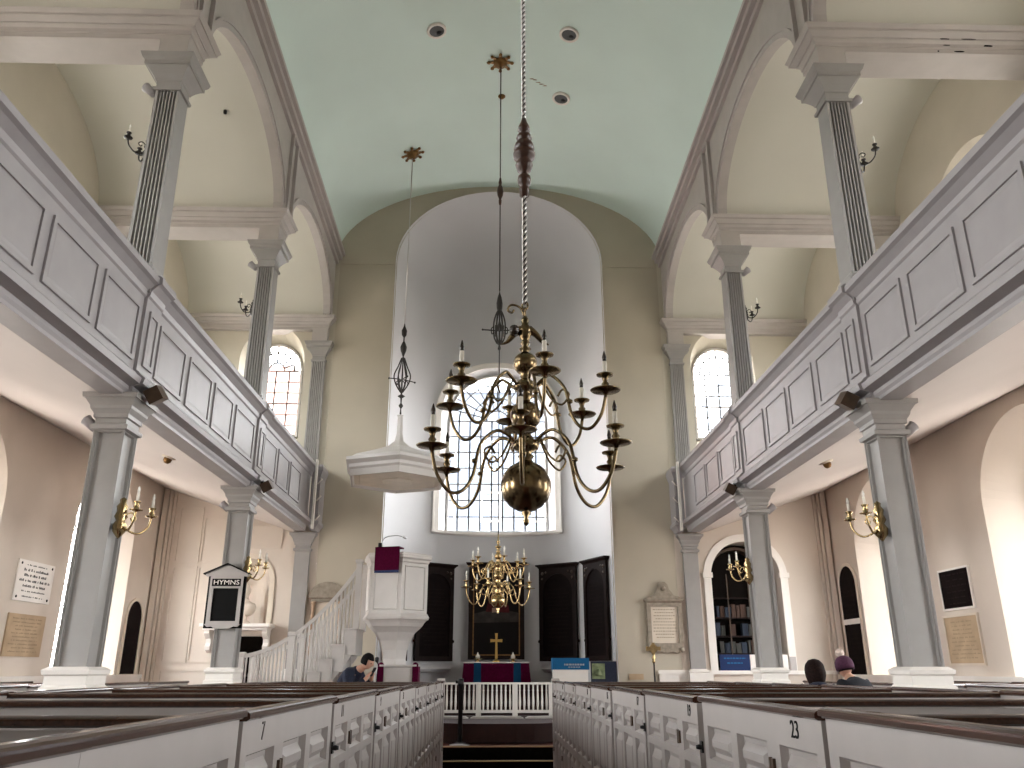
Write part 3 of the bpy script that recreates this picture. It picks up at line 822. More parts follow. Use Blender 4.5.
# ------------------------------------------------------------------ painting and tablets on the apse wall
def on_apse(xc, w, z, gap=0.05):
    """flat board of width w whose two edges touch the curve; returns origin and angle"""
    th = math.asin(max(-1, min(1, xc/2.33)))
    r = 2.36*math.cos(math.asin((w/2)/2.4))-gap
    return (r*math.sin(th), AY+r*math.cos(th), z), -th
o_, rz = on_apse(0.0, 1.28, 1.70)
root = thing('altar_painting', 'tall dim oil painting in a dark frame above the altar', 'painting', (0.0, 19.05, 1.70), 0)
W_, H_ = 0.63, 2.05
bm = NB(); ring_band(bm, [(-W_, 0), (W_, 0), (W_, H_), (-W_, H_)], [(-W_+.10, .08), (W_-.10, .08), (W_-.10, H_-.14), (-W_+.10, H_-.14)], lambda u, v: (u, 0, v), lambda u, v: (u, 0.08, v)); fr = obj('picture_frame', bm, 'tablet_frame', root)
bm = NB(); stack(bm, (-W_, W_, 0.0, 0.08), [(0.01, H_-0.02), (0.06, H_+0.03), (0.07, H_+0.06)]); obj('frame_cornice', bm, 'tablet_frame', fr)
bm = NB(); i0 = [(-W_+.10, .08), (W_-.10, .08), (W_-.10, H_-.14), (-W_+.10, H_-.14)]; i1 = [(-W_+.125, .105), (W_-.125, .105), (W_-.125, H_-.165), (-W_+.125, H_-.165)]
ring_band(bm, i0, i1, lambda u, v: (u, -0.004, v), lambda u, v: (u, 0.05, v)); obj('gilt_slip', bm, 'gilt', fr)
bm = NB(); sheet(bm, [i0], lambda u, v: (u, 0.04, v)); cv = obj('canvas', bm, 'paint_dark', root)
def blob(pts, y, m, nm):
    bm = NB(); extr(bm, pts, lambda a, b: (a, y, b), lambda a, b: (a, y+0.004, b)); obj(nm, bm, m, cv)
blob([(-0.5, .78), (0.5, .80), (0.5, 1.0), (0.3, 1.04), (0.1, 1.0), (-0.2, 1.05), (-0.5, .98)], 0.034, 'paint_pale', 'painted_table')
blob([(-0.24, 1.02), (0.3, 1.0), (0.26, 1.2), (0.14, 1.38), (0.0, 1.46), (-0.14, 1.36), (-0.2, 1.2)], 0.030, 'paint_red', 'painted_robe')
blob([(0.0+0.075*math.cos(2*PI*k/14), 1.52+0.10*math.sin(2*PI*k/14)) for k in range(14)], 0.026, 'paint_flesh', 'painted_head')
blob([(-0.1, 1.0), (0.06, 1.02), (0.04, 1.12), (-0.1, 1.1)], 0.024, 'paint_flesh', 'painted_hand')
def tablet(xc, w, h, z, label, angle_bias=0):
    loc, rz = on_apse(xc, w, z)
    root = thing('creed_tablet', label, 'tablet', loc, rz)
    hw = w/2
    ar = arch(0, hw-0.10, 0.10, h-0.14-(hw-0.10), hw-0.10, 20)
    bm = NB(); out = [(-hw, 0), (hw, 0), (hw, h), (-hw, h)]
    sheet(bm, [out, ar], lambda u, v: (u, 0, v)); strip(bm, ar, lambda u, v: (u, 0, v), ar, lambda u, v: (u, 0.03, v)); strip(bm, out, lambda u, v: (u, 0, v), out, lambda u, v: (u, 0.06, v))
    fr = obj('tablet_frame', bm, 'tablet_frame', root)
    bm = NB(); stack(bm, (-hw, hw, 0.0, 0.06), [(0.0, h-0.01), (0.03, h+0.03), (0.06, h+0.05), (0.06, h+0.08)])
    obj('tablet_cornice', bm, 'tablet_frame', fr)
    bm = NB()
    for s in (-1, 1):
        for (dx, dz, r) in ((0.10, 0.12, 0.045), (0.19, 0.10, 0.03), (0.09, 0.24, 0.03)):
            lathe(bm, [(0, -0.02), (r, -0.01), (r*0.6, 0.012), (0, 0.014)], (0, 0, 0), 10)
            vsn = bm.verts[:][-(22):]
            for v in vsn: v.co = Vector((s*(hw-dx)+v.co.x, -v.co.z*1.2, h-dz+v.co.y))
    obj('spandrel_carving', bm, 'wood2', fr)
    bm = NB(); sheet(bm, [ar], lambda u, v: (u, 0.028, v)); pn = obj('black_panel', bm, 'tablet', root)
    # faint rows of lettering
    bm = NB(); zz = h-0.5
    while zz > 0.25:
        ww = (hw-0.18)*random.uniform(0.75, 1.0); x = -ww
        while x < ww:
            l = random.uniform(0.03, 0.09); box(bm, x, min(x+l, ww), 0.0255, 0.0275, zz, zz+0.022); x += l+0.02
        zz -= 0.085
    bm2 = letters(obj('lettering', bm, 'tablet_dim', pn))
    for s in (-1, 1):
        bm = NB(); lathe(bm, [(0, -0.035), (0.03, -0.02), (0.03, 0.02), (0, 0.035)], (s*(hw+0.02), 0.03, 0.42), 8); obj('side_boss', bm, 'tablet_frame', fr)
TH, TZ = 2.02, 1.66
tablet(-1.40, 0.98, TH, TZ, 'black arched creed tablet on the apse wall between the pulpit and the painting')
tablet(1.40, 0.98, TH, TZ, 'black arched creed tablet on the apse wall right of the painting')
tablet(2.15, 0.98, TH, TZ, 'black arched creed tablet at the right edge of the apse, seen steeply turned')
tablet(-2.15, 0.98, TH, TZ, 'black arched creed tablet at the left edge of the apse, hidden behind the pulpit')
for s, n_ in ((-1, 'left'), (1, 'right')):
    bm = NB(); loc, rz = on_apse(s*1.40, 0.8, 1.5)
    stack(bm, (-0.40, 0.40, -0.10, 0.1), [(-0.05, -0.06), (0.0, 0.0), (0.0, 0.04)])
    o = obj('ledge_shelf', bm, 'apse'); o.location = loc; o.rotation_euler = (0, 0, rz)
    tag(o, 'small plaster ledge below the black tablet %s of the altar' % n_, 'shelf')

# ------------------------------------------------------------------ pulpit, sounding board, stairs, desk
PX, PY = -1.87, 15.55
root = thing('pulpit', 'white hexagonal pulpit on a curved stem beside the apse', 'pulpit', (PX, PY, CZ), math.radians(14))
def hexa(bm, prof, n=6, rot=-PI/2): lathe(bm, prof, (0, 0, 0), n, rot, smooth=False)
bm = NB(); hexa(bm, [(0.50, 2.10), (0.60, 2.11)] + [(0.60, 3.02)]); 
bm.normal_update()
sf = [f for f in bm.faces if abs(f.normal.z) < 0.3 and f.calc_area() > 0.2]
bmesh.ops.inset_individual(bm, faces=sf, thickness=0.09, depth=0.0); bmesh.ops.inset_individual(bm, faces=sf, thickness=0.015, depth=0.014); bmesh.ops.inset_individual(bm, faces=sf, thickness=0.03, depth=-0.014)
obj('pulpit_box', bm, 'pulpit', root)
bm = NB(); hexa(bm, [(0.60, 3.0), (0.62, 3.02), (0.63, 3.06), (0.67, 3.09), (0.68, 3.14), (0.66, 3.16), (0.66, 3.18), (0.5, 3.18), (0.5, 3.10)]); obj('pulpit_cornice', bm, 'pulpit', root)
bm = NB(); hexa(bm, [(0.45, 1.86), (0.52, 1.90), (0.56, 1.96), (0.60, 2.0), (0.64, 2.02), (0.65, 2.06), (0.61, 2.12)]); obj('pulpit_base_moulding', bm, 'pulpit', root)
bm = NB(); hexa(bm, [(0.33, 0), (0.33, 0.15), (0.27, 0.2), (0.25, 1.1), (0.23, 1.35), (0.25, 1.5), (0.31, 1.66), (0.40, 1.80), (0.50, 1.88)]); obj('pulpit_stem', bm, 'pulpit', root)
# fall of purple velvet over the cushion
bm = NB()
d0 = 0.60*math.cos(PI/6)
m_ = Matrix.Rotation(math.radians(-30), 4, 'Z')
vsA, _ = box(bm, -0.20, 0.27, -d0-0.105, -d0-0.075, 2.85, 3.26, m_); box(bm, -0.20, 0.27, -d0-0.105, -d0+0.12, 3.245, 3.27, m_)
cl = obj('pulpit_fall', bm, 'purple', root)
bm = NB(); box(bm, -0.195, 0.265, -d0-0.108, -d0-0.078, 2.81, 2.85, m_); obj('fall_fringe', bm, 'navy', cl)
bm = NB(); tube(bm, spline([(-0.36, -0.30, 3.18), (-0.36, -0.34, 3.34), (-0.30, -0.36, 3.46), (-0.10, -0.40, 3.50), (0.03, -0.42, 3.47)], 5), 0.010, 6); tube(bm, [(0.02, -0.42, 3.475), (0.08, -0.43, 3.45)], 0.022, 8); obj('reading_lamp', bm, 'chrome', root)
bm = NB(); box(bm, -0.42, -0.36, -0.36, -0.30, 3.15, 3.36); obj('microphone_box', bm, 'black_metal', root)

root = thing('sounding_board', 'white hexagonal sounding board hanging by an iron rod above the pulpit', 'sounding board', (-1.95, 15.5, 4.88), math.radians(8)); root.scale = (0.96, 0.96, 1)
bm = NB(); hexa(bm, [(0.98, 0.06), (1.02, 0.0), (1.06, 0.0), (1.07, 0.12), (1.10, 0.16), (1.10, 0.22), (1.14, 0.26), (1.17, 0.29), (1.17, 0.35), (1.10, 0.36)]); obj('board_cornice', bm, 'pulpit', root)
bm = NB(); hexa(bm, [(0.0, 0.02), (0.33, 0.02), (0.36, 0.035), (0.85, 0.035), (0.88, 0.05), (1.0, 0.05), (1.0, 0.12), (0, 0.12)]); obj('board_soffit', bm, 'marble', root)
bm = NB(); hexa(bm, [(1.10, 0.35), (0.95, 0.44), (0.55, 0.58), (0.25, 0.70), (0.11, 0.82), (0.07, 0.98), (0.06, 1.34), (0.075, 1.36), (0.0, 1.38)]); obj('board_roof', bm, 'pulpit', root)
bm = NB()
top_z = spring(15.5)+RISE*math.sqrt(1-(1.95/3.8)**2)-4.88
tube(bm, [(0, 0, 3.35), (0, 0, top_z-0.02)], 0.012, 6); obj('hanging_rod', bm, 'steel', root)
bm = NB(); lathe(bm, [(0, 1.37), (0.02, 1.39), (0.012, 1.5), (0.05, 1.56), (0.015, 1.62), (0.02, 1.72), (0.08, 1.76), (0.02, 1.80), (0.012, 2.6), (0.03, 2.66), (0.06, 2.74), (0.07, 2.82), (0.04, 2.9), (0.015, 2.95), (0.015, 3.03), (0.05, 3.08), (0.06, 3.18), (0.02, 3.27), (0, 3.37)], n=10)
for k in range(6):
    a = 2*PI*k/6
    tube(bm, spline([(0.02*math.cos(a), 0.02*math.sin(a), 1.84), (0.13*math.cos(a), 0.13*math.sin(a), 2.02), (0.17*math.cos(a), 0.17*math.sin(a), 2.2), (0.10*math.cos(a), 0.10*math.sin(a), 2.38), (0.03*math.cos(a), 0.03*math.sin(a), 2.58)], 4), 0.014, 5)
    tube(bm, spline([(0.05*math.cos(a), 0.05*math.sin(a), 2.1), (0.12*math.cos(a), 0.12*math.sin(a), 2.06), (0.10*math.cos(a), 0.10*math.sin(a), 1.95)], 4), 0.010, 5)
for a in (0.35, 0.35+PI/2, 0.35+PI, 0.35+PI*1.5):
    tube(bm, [(0.05*math.cos(a), 0.05*math.sin(a), 2.12), (0.30*math.cos(a), 0.30*math.sin(a), 2.10)], 0.011, 5)
    lathe(bm, [(0, -0.03), (0.022, 0), (0, 0.03)], (0.29*math.cos(a), 0.29*math.sin(a), 2.10), 6)
obj('iron_ornament', bm, 'iron', root)
def rosette(x, y, label):
    z = spring(y)+RISE*math.sqrt(1-(x/3.8)**2)
    root = thing('ceiling_rosette', label, 'rosette', (x, y, z-0.01))
    dz = -RISE*x/(3.8**2)/math.sqrt(1-(x/3.8)**2); root.rotation_euler = (0, -math.atan(dz), 0)
    bm = NB(); pts = []
    for k in range(16):
        r = 0.26 if k % 2 == 0 else 0.12
        pts.append((r*math.cos(2*PI*k/16), r*math.sin(2*PI*k/16)))
    extr(bm, pts, lambda a, b: (a, b, -0.02), lambda a, b: (a*1.05, b*1.05, 0.0))
    for k in range(8):
        a = 2*PI*k/8; lathe(bm, [(0, -0.05), (0.035, -0.03), (0.03, 0.0)], (0.225*math.cos(a), 0.225*math.sin(a), 0), 8)
    obj('star', bm, 'gilt', root)
    bm = NB(); lathe(bm, [(0.0, -0.13), (0.03, -0.12), (0.05, -0.08), (0.12, -0.06), (0.14, -0.02), (0.14, 0.0)], n=16); obj('boss', bm, 'gilt', root)
rosette(-1.95, 15.5, 'gilded star rosette on the vault holding the sounding board rod')
rosette(-0.03, 13.0, 'gilded star rosette on the vault crown holding the far chandelier rod')

# curved pulpit stair
root = thing('pulpit_stairs', 'white winding pulpit stairs with turned balusters and two handrails', 'stairs', (0, 0, 0))
NS = 10
def stair_pt(t):
    """centre line: starts at left facing right, curls slightly back towards the pulpit"""
    x = -4.40+1.88*t; y = 15.25+0.30*t*t
    return x, y
def rail_z(t): return 1.70+0.30*t+1.25*t**2.2
for k in range(NS):
    t0, t1 = k/NS, (k+1)/NS
    x0, ya = stair_pt(t0); x1, yb = stair_pt(t1)
    zt = rail_z((t0+t1)/2)-0.92
    bm = NB(); box(bm, x0, x1+0.02, ya-0.40, ya+0.42, CZ if k < 4 else zt-0.45, zt-0.03); obj('riser', bm, 'pulpit', root)
    bm = NB(); box(bm, x0-0.03, x1+0.02, ya-0.43, ya+0.45, zt-0.03, zt); obj('tread', bm, 'pulpit', root)
for yo, nm_ in ((-0.40, 'front'), (0.42, 'back')):
    pts = []
    for k in range(33):
        t = k/32; x, y = stair_pt(t); pts.append((x, y+yo, rail_z(t)))
    bm = NB()
    for a, b in zip(pts, pts[1:]): bar(bm, a, b, 0.055, 0.06)
    obj('handrail', bm, 'pulpit', root)
    for k in range(NS):
        for j in range(3):
            t = (k+(j+0.5)/3)/NS; x, y = stair_pt(t); zt = rail_z((k+0.5)/NS)-0.92; h = rail_z(t)-zt-0.02
            bm = NB(); lathe(bm, [(0.02, 0), (0.02, 0.10*h), (0.014, 0.13*h), (0.026, 0.22*h), (0.022, 0.35*h), (0.013, 0.62*h), (0.02, 0.66*h), (0.013, 0.70*h), (0.017, h)], (x, y+yo, zt), 8); obj('baluster', bm, 'pulpit', root)
    for t, e in ((0.0, 0.06), (0.44, 0.06), (1.0, 0.12)):
        x, y = stair_pt(t); zt = CZ if t < 0.3 else rail_z(t)-1.1
        bm = NB(); stack(bm, (x-0.05, x+0.05, y+yo-0.05, y+yo+0.05), [(0, zt), (0, rail_z(t)+e-0.06), (0.012, rail_z(t)+e-0.05), (0.02, rail_z(t)+e-0.02), (0.02, rail_z(t)+e), (0.0, rail_z(t)+e+0.015)]); obj('newel_post', bm, 'pulpit', root)
    # sloping stringer below
    bm = NB()
    for k in range(12):
        t0, t1 = 0.35+0.65*k/12, 0.35+0.65*(k+1)/12
        a = stair_pt(t0); b = stair_pt(t1)
        v = [bm.verts.new(c) for c in ((a[0], a[1]+yo*1.02, rail_z(t0)-1.45), (b[0], b[1]+yo*1.02, rail_z(t1)-1.45), (b[0], b[1]+yo*1.02, rail_z(t1)-1.12), (a[0], a[1]+yo*1.02, rail_z(t0)-1.12))]
        bm.faces.new(v)
    obj('stringer', bm, 'pulpit', root)
# reading desk with purple hangings
root = thing('reading_desk', 'low white reading desk with two purple hangings below the pulpit', 'desk', (-1.68, 14.75, CZ))
bm = NB(); stack(bm, (-0.28, 0.28, -0.18, 0.18), [(0, 0), (0, 1.20), (0.03, 1.22), (0.03, 1.25)]); obj('desk_body', bm, 'pulpit', root)
for s in (-1, 1):
    bm = NB(); box(bm, s*0.29-0.05, s*0.29+0.05, -0.215, 0.2, 0.6, 1.22); lathe(bm, [(0.045, 1.22), (0.05, 1.25), (0.03, 1.28), (0, 1.29)], (s*0.29, -0.16, 0), 10); obj('purple_hanging', bm, 'purple', root)
bm = NB(); tube(bm, spline([(-0.42, -0.1, 0.0), (-0.42, -0.1, 1.0), (-0.40, -0.1, 1.22), (-0.43, -0.12, 1.30)], 5), 0.012, 6); lathe(bm, [(0, -0.05), (0.03, -0.03), (0.035, 0.03), (0, 0.05)], (-0.43, -0.12, 1.33), 8)
tag(obj('microphone_stand', bm, 'black_metal'), 'black microphone stand beside the man in the dark jacket', 'microphone').location = (-1.62, 14.75, CZ)

# ------------------------------------------------------------------ brass chandeliers
def chandelier(root, m, R1, R2, phi1, phi2, z0, bulb_m, tier_h, ball, n1=6, n2=6, curls=True):
    """z0: height of the lower finial. Tiers: lower drip pans at z0+tier_h[0], upper at z0+tier_h[1]"""
    zl, zu, zt = tier_h
    b = ball
    # turned stem
    prof = [(0, 0), (0.014, 0.01), (0.02, 0.03), (0.01, 0.05), (0.03, 0.075), (0.016, 0.09)]
    def sphere(zc, r, n=9): return [(r*math.sin(PI*k/n), zc-r*math.cos(PI*k/n)) for k in range(1, n)]
    zb = 0.09+b*0.95
    prof += sphere(zb, b)
    z = zb+b
    hub1 = z+0.10
    prof += [(0.035, z+0.01), (0.05, z+0.03), (0.03, z+0.05), (0.075, z+0.075), (0.085, z+0.11), (0.05, z+0.14), (0.03, z+0.17)]
    z = z+0.17; b2 = b*0.62
    prof += [(0.045, z+0.01)] + sphere(z+0.02+b2, b2)
    z = z+0.02+2*b2; hub2 = z+0.085
    prof += [(0.03, z+0.01), (0.05, z+0.03), (0.028, z+0.05), (0.07, z+0.07), (0.08, z+0.10), (0.045, z+0.13), (0.025, z+0.15)]
    z = z+0.15; b3 = b*0.50
    prof += [(0.035, z+0.01)] + sphere(z+0.02+b3, b3)
    z = z+0.02+2*b3
    prof += [(0.025, z), (0.04, z+0.02), (0.02, z+0.04), (0.032, z+0.06), (0.016, z+0.09)]
    bm = NB(); lathe(bm, prof, (0, 0, z0), 24); obj('stem', bm, m, root)
    ztop = z0+z+0.09
    for tier, (R, phi, n, hub, zd) in enumerate(((R1, phi1, n1, hub1, zl), (R2, phi2, n2, hub2, zu))):
        dip = 0.24 if tier == 0 else 0.21
        P = [(0.06, hub), (0.12, hub+0.05), (0.20*R/0.6, hub+0.065), (0.30*R/0.6, hub-0.03), (0.345*R/0.6, zd-dip*0.55), (0.41*R/0.6, zd-dip*0.95), (0.49*R/0.6, zd-dip), (0.565*R/0.6, zd-dip*0.62), (R, zd-0.02)]
        Q = spline([(p[0], 0, z0+p[1]) for p in P], 5)
        for k in range(n):
            a = phi+2*PI*k/n
            bm = NB(); tube(bm, Q, 0.0105, 7)
            lathe(bm, [(0, -0.018), (0.018, -0.008), (0.018, 0.008), (0, 0.018)], (0.335*R/0.6, 0, z0+(hub+zd-dip)/2+0.03), 8)
            if curls:
                C = [(0.10, 0, z0+hub+0.04), (0.16, 0, z0+hub-0.08), (0.23, 0, z0+hub-0.13), (0.275, 0, z0+hub-0.07), (0.235, 0, z0+hub-0.035), (0.205, 0, z0+hub-0.075)]
                tube(bm, spline(C, 4), 0.007, 6)
            rot = Matrix.Rotation(a, 4, 'Z'); bm.transform(rot)
            arm = obj('arm', bm, m, root)
            c, s = math.cos(a), math.sin(a)
            at = (R*c, R*s, z0+zd)
            bm = NB(); lathe(bm, [(0, -0.02), (0.012, -0.018), (0.02, 0.0), (0.085, 0.008), (0.092, 0.014), (0.07, 0.014), (0.022, 0.010), (0.014, 0.03), (0.024, 0.05), (0.014, 0.065), (0.018, 0.085), (0.028, 0.10), (0.05, 0.105), (0.052, 0.112), (0.02, 0.112), (0, 0.112)], at, 18); obj('drip_pan', bm, m, arm)
            bm = NB(); lathe(bm, [(0.0135, 0.112), (0.0135, 0.195), (0, 0.196)], at, 10); obj('candle_sleeve', bm, 'candle', arm)
            bm = NB(); lathe(bm, [(0.010, 0.195), (0.013, 0.215), (0.014, 0.225), (0.008, 0.245), (0.003, 0.262), (0, 0.266)], at, 10); obj('flame_bulb', bm, bulb_m, arm)
    return ztop
vc = lambda y: spring(y)+RISE
# near chandelier with an eagle-like scrolled finial and a twisted rope
CY1 = 4.75
root = thing('brass_chandelier', 'large two-tier brass chandelier with glossy ball stem hanging nearest the camera', 'chandelier', (0.07, CY1, 0))
zt = chandelier(root, 'old_brass', 0.60, 0.50, math.radians(-35), math.radians(40), 2.285, 'bulb_dark', (0.40, 0.77, 0), 0.152)
bm = NB()   # perched finial figure: body, head, wings, scroll
lathe(bm, [(0, 0), (0.03, 0.005), (0.018, 0.02), (0.03, 0.04), (0.044, 0.075), (0.034, 0.12), (0.02, 0.14), (0.026, 0.165), (0.014, 0.195), (0, 0.20)], (0, 0, zt-0.04), 12)
for s in (-1, 1):
    tube(bm, spline([(s*0.02, 0, zt+0.07), (s*0.07, 0.01, zt+0.035), (s*0.11, 0.02, zt-0.01), (s*0.15, 0.02, zt-0.03)], 5), [0.026, 0.026, 0.025, 0.024, 0.022, 0.02, 0.019, 0.018, 0.016, 0.014, 0.012, 0.01, 0.009, 0.007, 0.005, 0.004], 6)
tube(bm, spline([(0.0, 0, zt+0.14), (-0.03, 0, zt+0.215), (-0.085, 0, zt+0.235), (-0.11, 0, zt+0.20), (-0.085, 0, zt+0.18), (-0.07, 0, zt+0.20)], 5), 0.007, 6)
obj('figure_finial', bm, 'old_brass', root)
bm = NB(); lathe(bm, [(0, -0.03), (0.03, -0.025), (0.03, 0.025), (0, 0.03)], (0, 0, 0), 12)
bm.transform(Matrix.Translation((-0.07, -0.03, zt+0.045)) @ Matrix.Rotation(PI/2, 4, 'X')); obj('dark_ball', bm, 'bulb_dark', root)
for k in range(2):   # hook links
    bm = NB(); cz = zt+0.185+k*0.045
    tube(bm, [(0.018*math.cos(2*PI*j/12) if k % 2 else 0, 0 if k % 2 else 0.018*math.cos(2*PI*j/12), cz+0.03*math.sin(2*PI*j/12)) for j in range(13)], 0.007, 6)
    obj('hook_link', bm, 'old_brass', root)
def rope(za, zb, tw=70.0):
    n = int((zb-za)/0.009)
    for ph, m_ in ((0, 'steel'), (PI, 'steel'), (PI/2, 'iron'), (1.5*PI, 'iron')):
        r0 = 0.010 if m_ == 'steel' else 0.0085; r1 = 0.0085 if m_ == 'steel' else 0.005
        bm = NB(); tube(bm, [(r0*math.cos(ph+tw*(zb-za)*k/n), r0*math.sin(ph+tw*(zb-za)*k/n), za+(zb-za)*k/n) for k in range(n+1)], r1, 5)
        obj('rope_strand', bm, m_, root)
rope(zt+0.24, 4.52)
rope(5.10, vc(CY1)+0.02)
bm = NB(); lathe(bm, [(0, 4.49), (0.032, 4.50), (0.034, 4.56), (0.026, 4.575), (0.042, 4.59), (0.046, 4.62), (0.042, 4.65), (0.024, 4.665), (0.024, 4.68), (0.048, 4.70), (0.060, 4.74), (0.050, 4.775), (0.050, 4.785), (0.072, 4.80), (0.076, 4.83), (0.066, 4.85), (0.066, 4.86), (0.072, 4.87), (0.062, 4.91), (0.044, 4.93), (0.044, 4.94), (0.054, 4.955), (0.048, 4.98), (0.026, 4.995), (0.026, 5.005), (0.044, 5.02), (0.040, 5.05), (0.022, 5.09), (0.014, 5.13), (0, 5.14)], n=20); obj('turned_drop', bm, 'turned', root)
# far chandelier
CY2 = 13.0
root = thing('brass_chandelier', 'smaller bright two-tier brass chandelier hanging in front of the altar painting', 'chandelier', (-0.02, CY2, 0))
z2 = chandelier(root, 'brass', 0.50, 0.42, math.radians(12), math.radians(42), 2.30, 'bulb', (0.38, 0.72, 0), 0.115, curls=True)
bm = NB(); lathe(bm, [(0.012, z2-0.03), (0.05, z2-0.01), (0.055, z2), (0.015, z2+0.02), (0.02, z2+0.06), (0.035, z2+0.08), (0.012, z2+0.10), (0.012, z2+0.2)], n=12); obj('top_finial', bm, 'brass', root)
bm = NB(); tube(bm, [(0, 0, z2+0.15), (0, 0, 6.68)], 0.010, 6); tube(bm, [(0, 0, 7.78), (0, 0, 9.52)], 0.012, 6); tube(bm, [(0, 0, 10.12), (0, 0, vc(CY2)-0.04)], 0.012, 6); obj('hanging_rod', bm, 'iron', root)
DZ = 0.27
bm = NB(); lathe(bm, [(0, 9.22+DZ), (0.022, 9.26+DZ), (0.03, 9.34+DZ), (0.022, 9.37+DZ), (0.05, 9.44+DZ), (0.062, 9.53+DZ), (0.05, 9.62+DZ), (0.025, 9.66+DZ), (0.032, 9.72+DZ), (0.02, 9.80+DZ), (0, 9.88+DZ)], n=12); obj('turned_drop', bm, 'turned', root)
bm = NB(); DI = 0.30
lathe(bm, [(0, 6.35+DI), (0.03, 6.38+DI), (0.015, 6.45+DI), (0.02, 6.72+DI), (0.06, 6.76+DI), (0.05, 6.80+DI), (0.03, 6.84+DI), (0.015, 6.9+DI), (0.012, 7.05+DI), (0.035, 7.08+DI), (0.05, 7.15+DI), (0.055, 7.24+DI), (0.035, 7.36+DI), (0.015, 7.42+DI), (0, 7.5+DI)], n=10)
for k in range(6):
    a = 2*PI*k/6; c, s = math.cos(a), math.sin(a)
    tube(bm, spline([(0.03*c, 0.03*s, 7.10+DI), (0.075*c, 0.075*s, 6.98+DI), (0.10*c, 0.10*s, 6.82+DI), (0.09*c, 0.09*s, 6.60+DI), (0.04*c, 0.04*s, 6.48+DI)], 4), 0.014, 5)
    tube(bm, spline([(0.09*c, 0.09*s, 6.80+DI), (0.14*c, 0.14*s, 6.76+DI), (0.13*c, 0.13*s, 6.66+DI), (0.09*c, 0.09*s, 6.70+DI)], 4), 0.010, 5)
for a in (0.0, PI/2, PI, 1.5*PI):
    tube(bm, [(0, 0, 6.72+DI), (0.30*math.cos(a), 0.30*math.sin(a), 6.74+DI)], 0.012, 5); lathe(bm, [(0, -0.025), (0.02, 0), (0, 0.025)], (0.29*math.cos(a), 0.29*math.sin(a), 6.74+DI), 6)
obj('iron_ornament', bm, 'iron', root)

# ------------------------------------------------------------------ wall sconces
def sconce(loc, rz, label, m='brass', dbl=True, size=1.0, bulb='bulb', cat='sconce', group=None):
    root = thing('candle_sconce', label, cat, loc, rz, group); root.scale = (size,)*3
    bm = NB(); lathe(bm, [(0, -0.22), (0.02, -0.20), (0.06, -0.15), (0.07, -0.09), (0.04, -0.04), (0.065, 0.0), (0.045, 0.05), (0.055, 0.10), (0.03, 0.14), (0.035, 0.17), (0, 0.20)], (0, -0.03, 0), 12); obj('back_plate', bm, m, root)
    for s in (-1, 1):
        A = [(0, -0.06, -0.05), (s*0.05, -0.10, -0.13), (s*0.12, -0.17, -0.15), (s*0.18, -0.23, -0.08), (s*0.19, -0.25, 0.02)]
        bm = NB(); tube(bm, spline(A, 5), 0.011, 7)
        tube(bm, spline([(s*0.02, -0.06, 0.02), (s*0.07, -0.1, 0.05), (s*0.11, -0.13, 0.0), (s*0.08, -0.11, -0.03), (s*0.06, -0.1, 0.0)], 4), 0.008, 6)
        arm = obj('arm', bm, m, root)
        at = (s*0.19, -0.25, 0.02)
        bm = NB(); lathe(bm, [(0, -0.01), (0.02, 0), (0.06, 0.01), (0.062, 0.018), (0.02, 0.02), (0.03, 0.05), (0.018, 0.07), (0.035, 0.09), (0.036, 0.10), (0, 0.10)], at, 12); obj('drip_pan', bm, m, arm)
        bm = NB(); lathe(bm, [(0.014, 0.10), (0.014, 0.18), (0, 0.182)], at, 8); obj('candle_sleeve', bm, 'candle', arm)
        bm = NB(); lathe(bm, [(0.008, 0.18), (0.014, 0.205), (0.008, 0.235), (0, 0.25)], at, 8); obj('flame_bulb', bm, bulb, arm)
for side, y, lab in ((-1, COLS[0], 'brass two-arm candle sconce on the nave face of the nearer left column'),
                     (1, COLS[0], 'brass two-arm candle sconce on the nave face of the nearer right column'),
                     (-1, COLS[1], 'brass two-arm candle sconce on the column with the hymn board'),
                     (1, COLS[1], 'brass two-arm candle sconce on the column before the book alcove')):
    z = 2.93
    # sconce faces the nave: local -y towards the centre
    sconce((side*(XC-CW/2), y+CW/2, z), PI/2 if side < 0 else -PI/2, lab)
for side, y, lab in ((-1, COLS[0], 'small black candle bracket on the nearer left fluted column, upstairs'),
                     (1, COLS[0], 'small black candle bracket on the nearer right fluted column, upstairs'),
                     (-1, COLS[1], 'small black candle bracket on the farther left fluted column, upstairs'),
                     (1, COLS[1], 'small black candle bracket on the farther right fluted column, upstairs')):
    sconce((side*(XC+0.15), y+CW/2, 7.25), -PI/2 if side < 0 else PI/2, lab, 'iron', size=0.8)
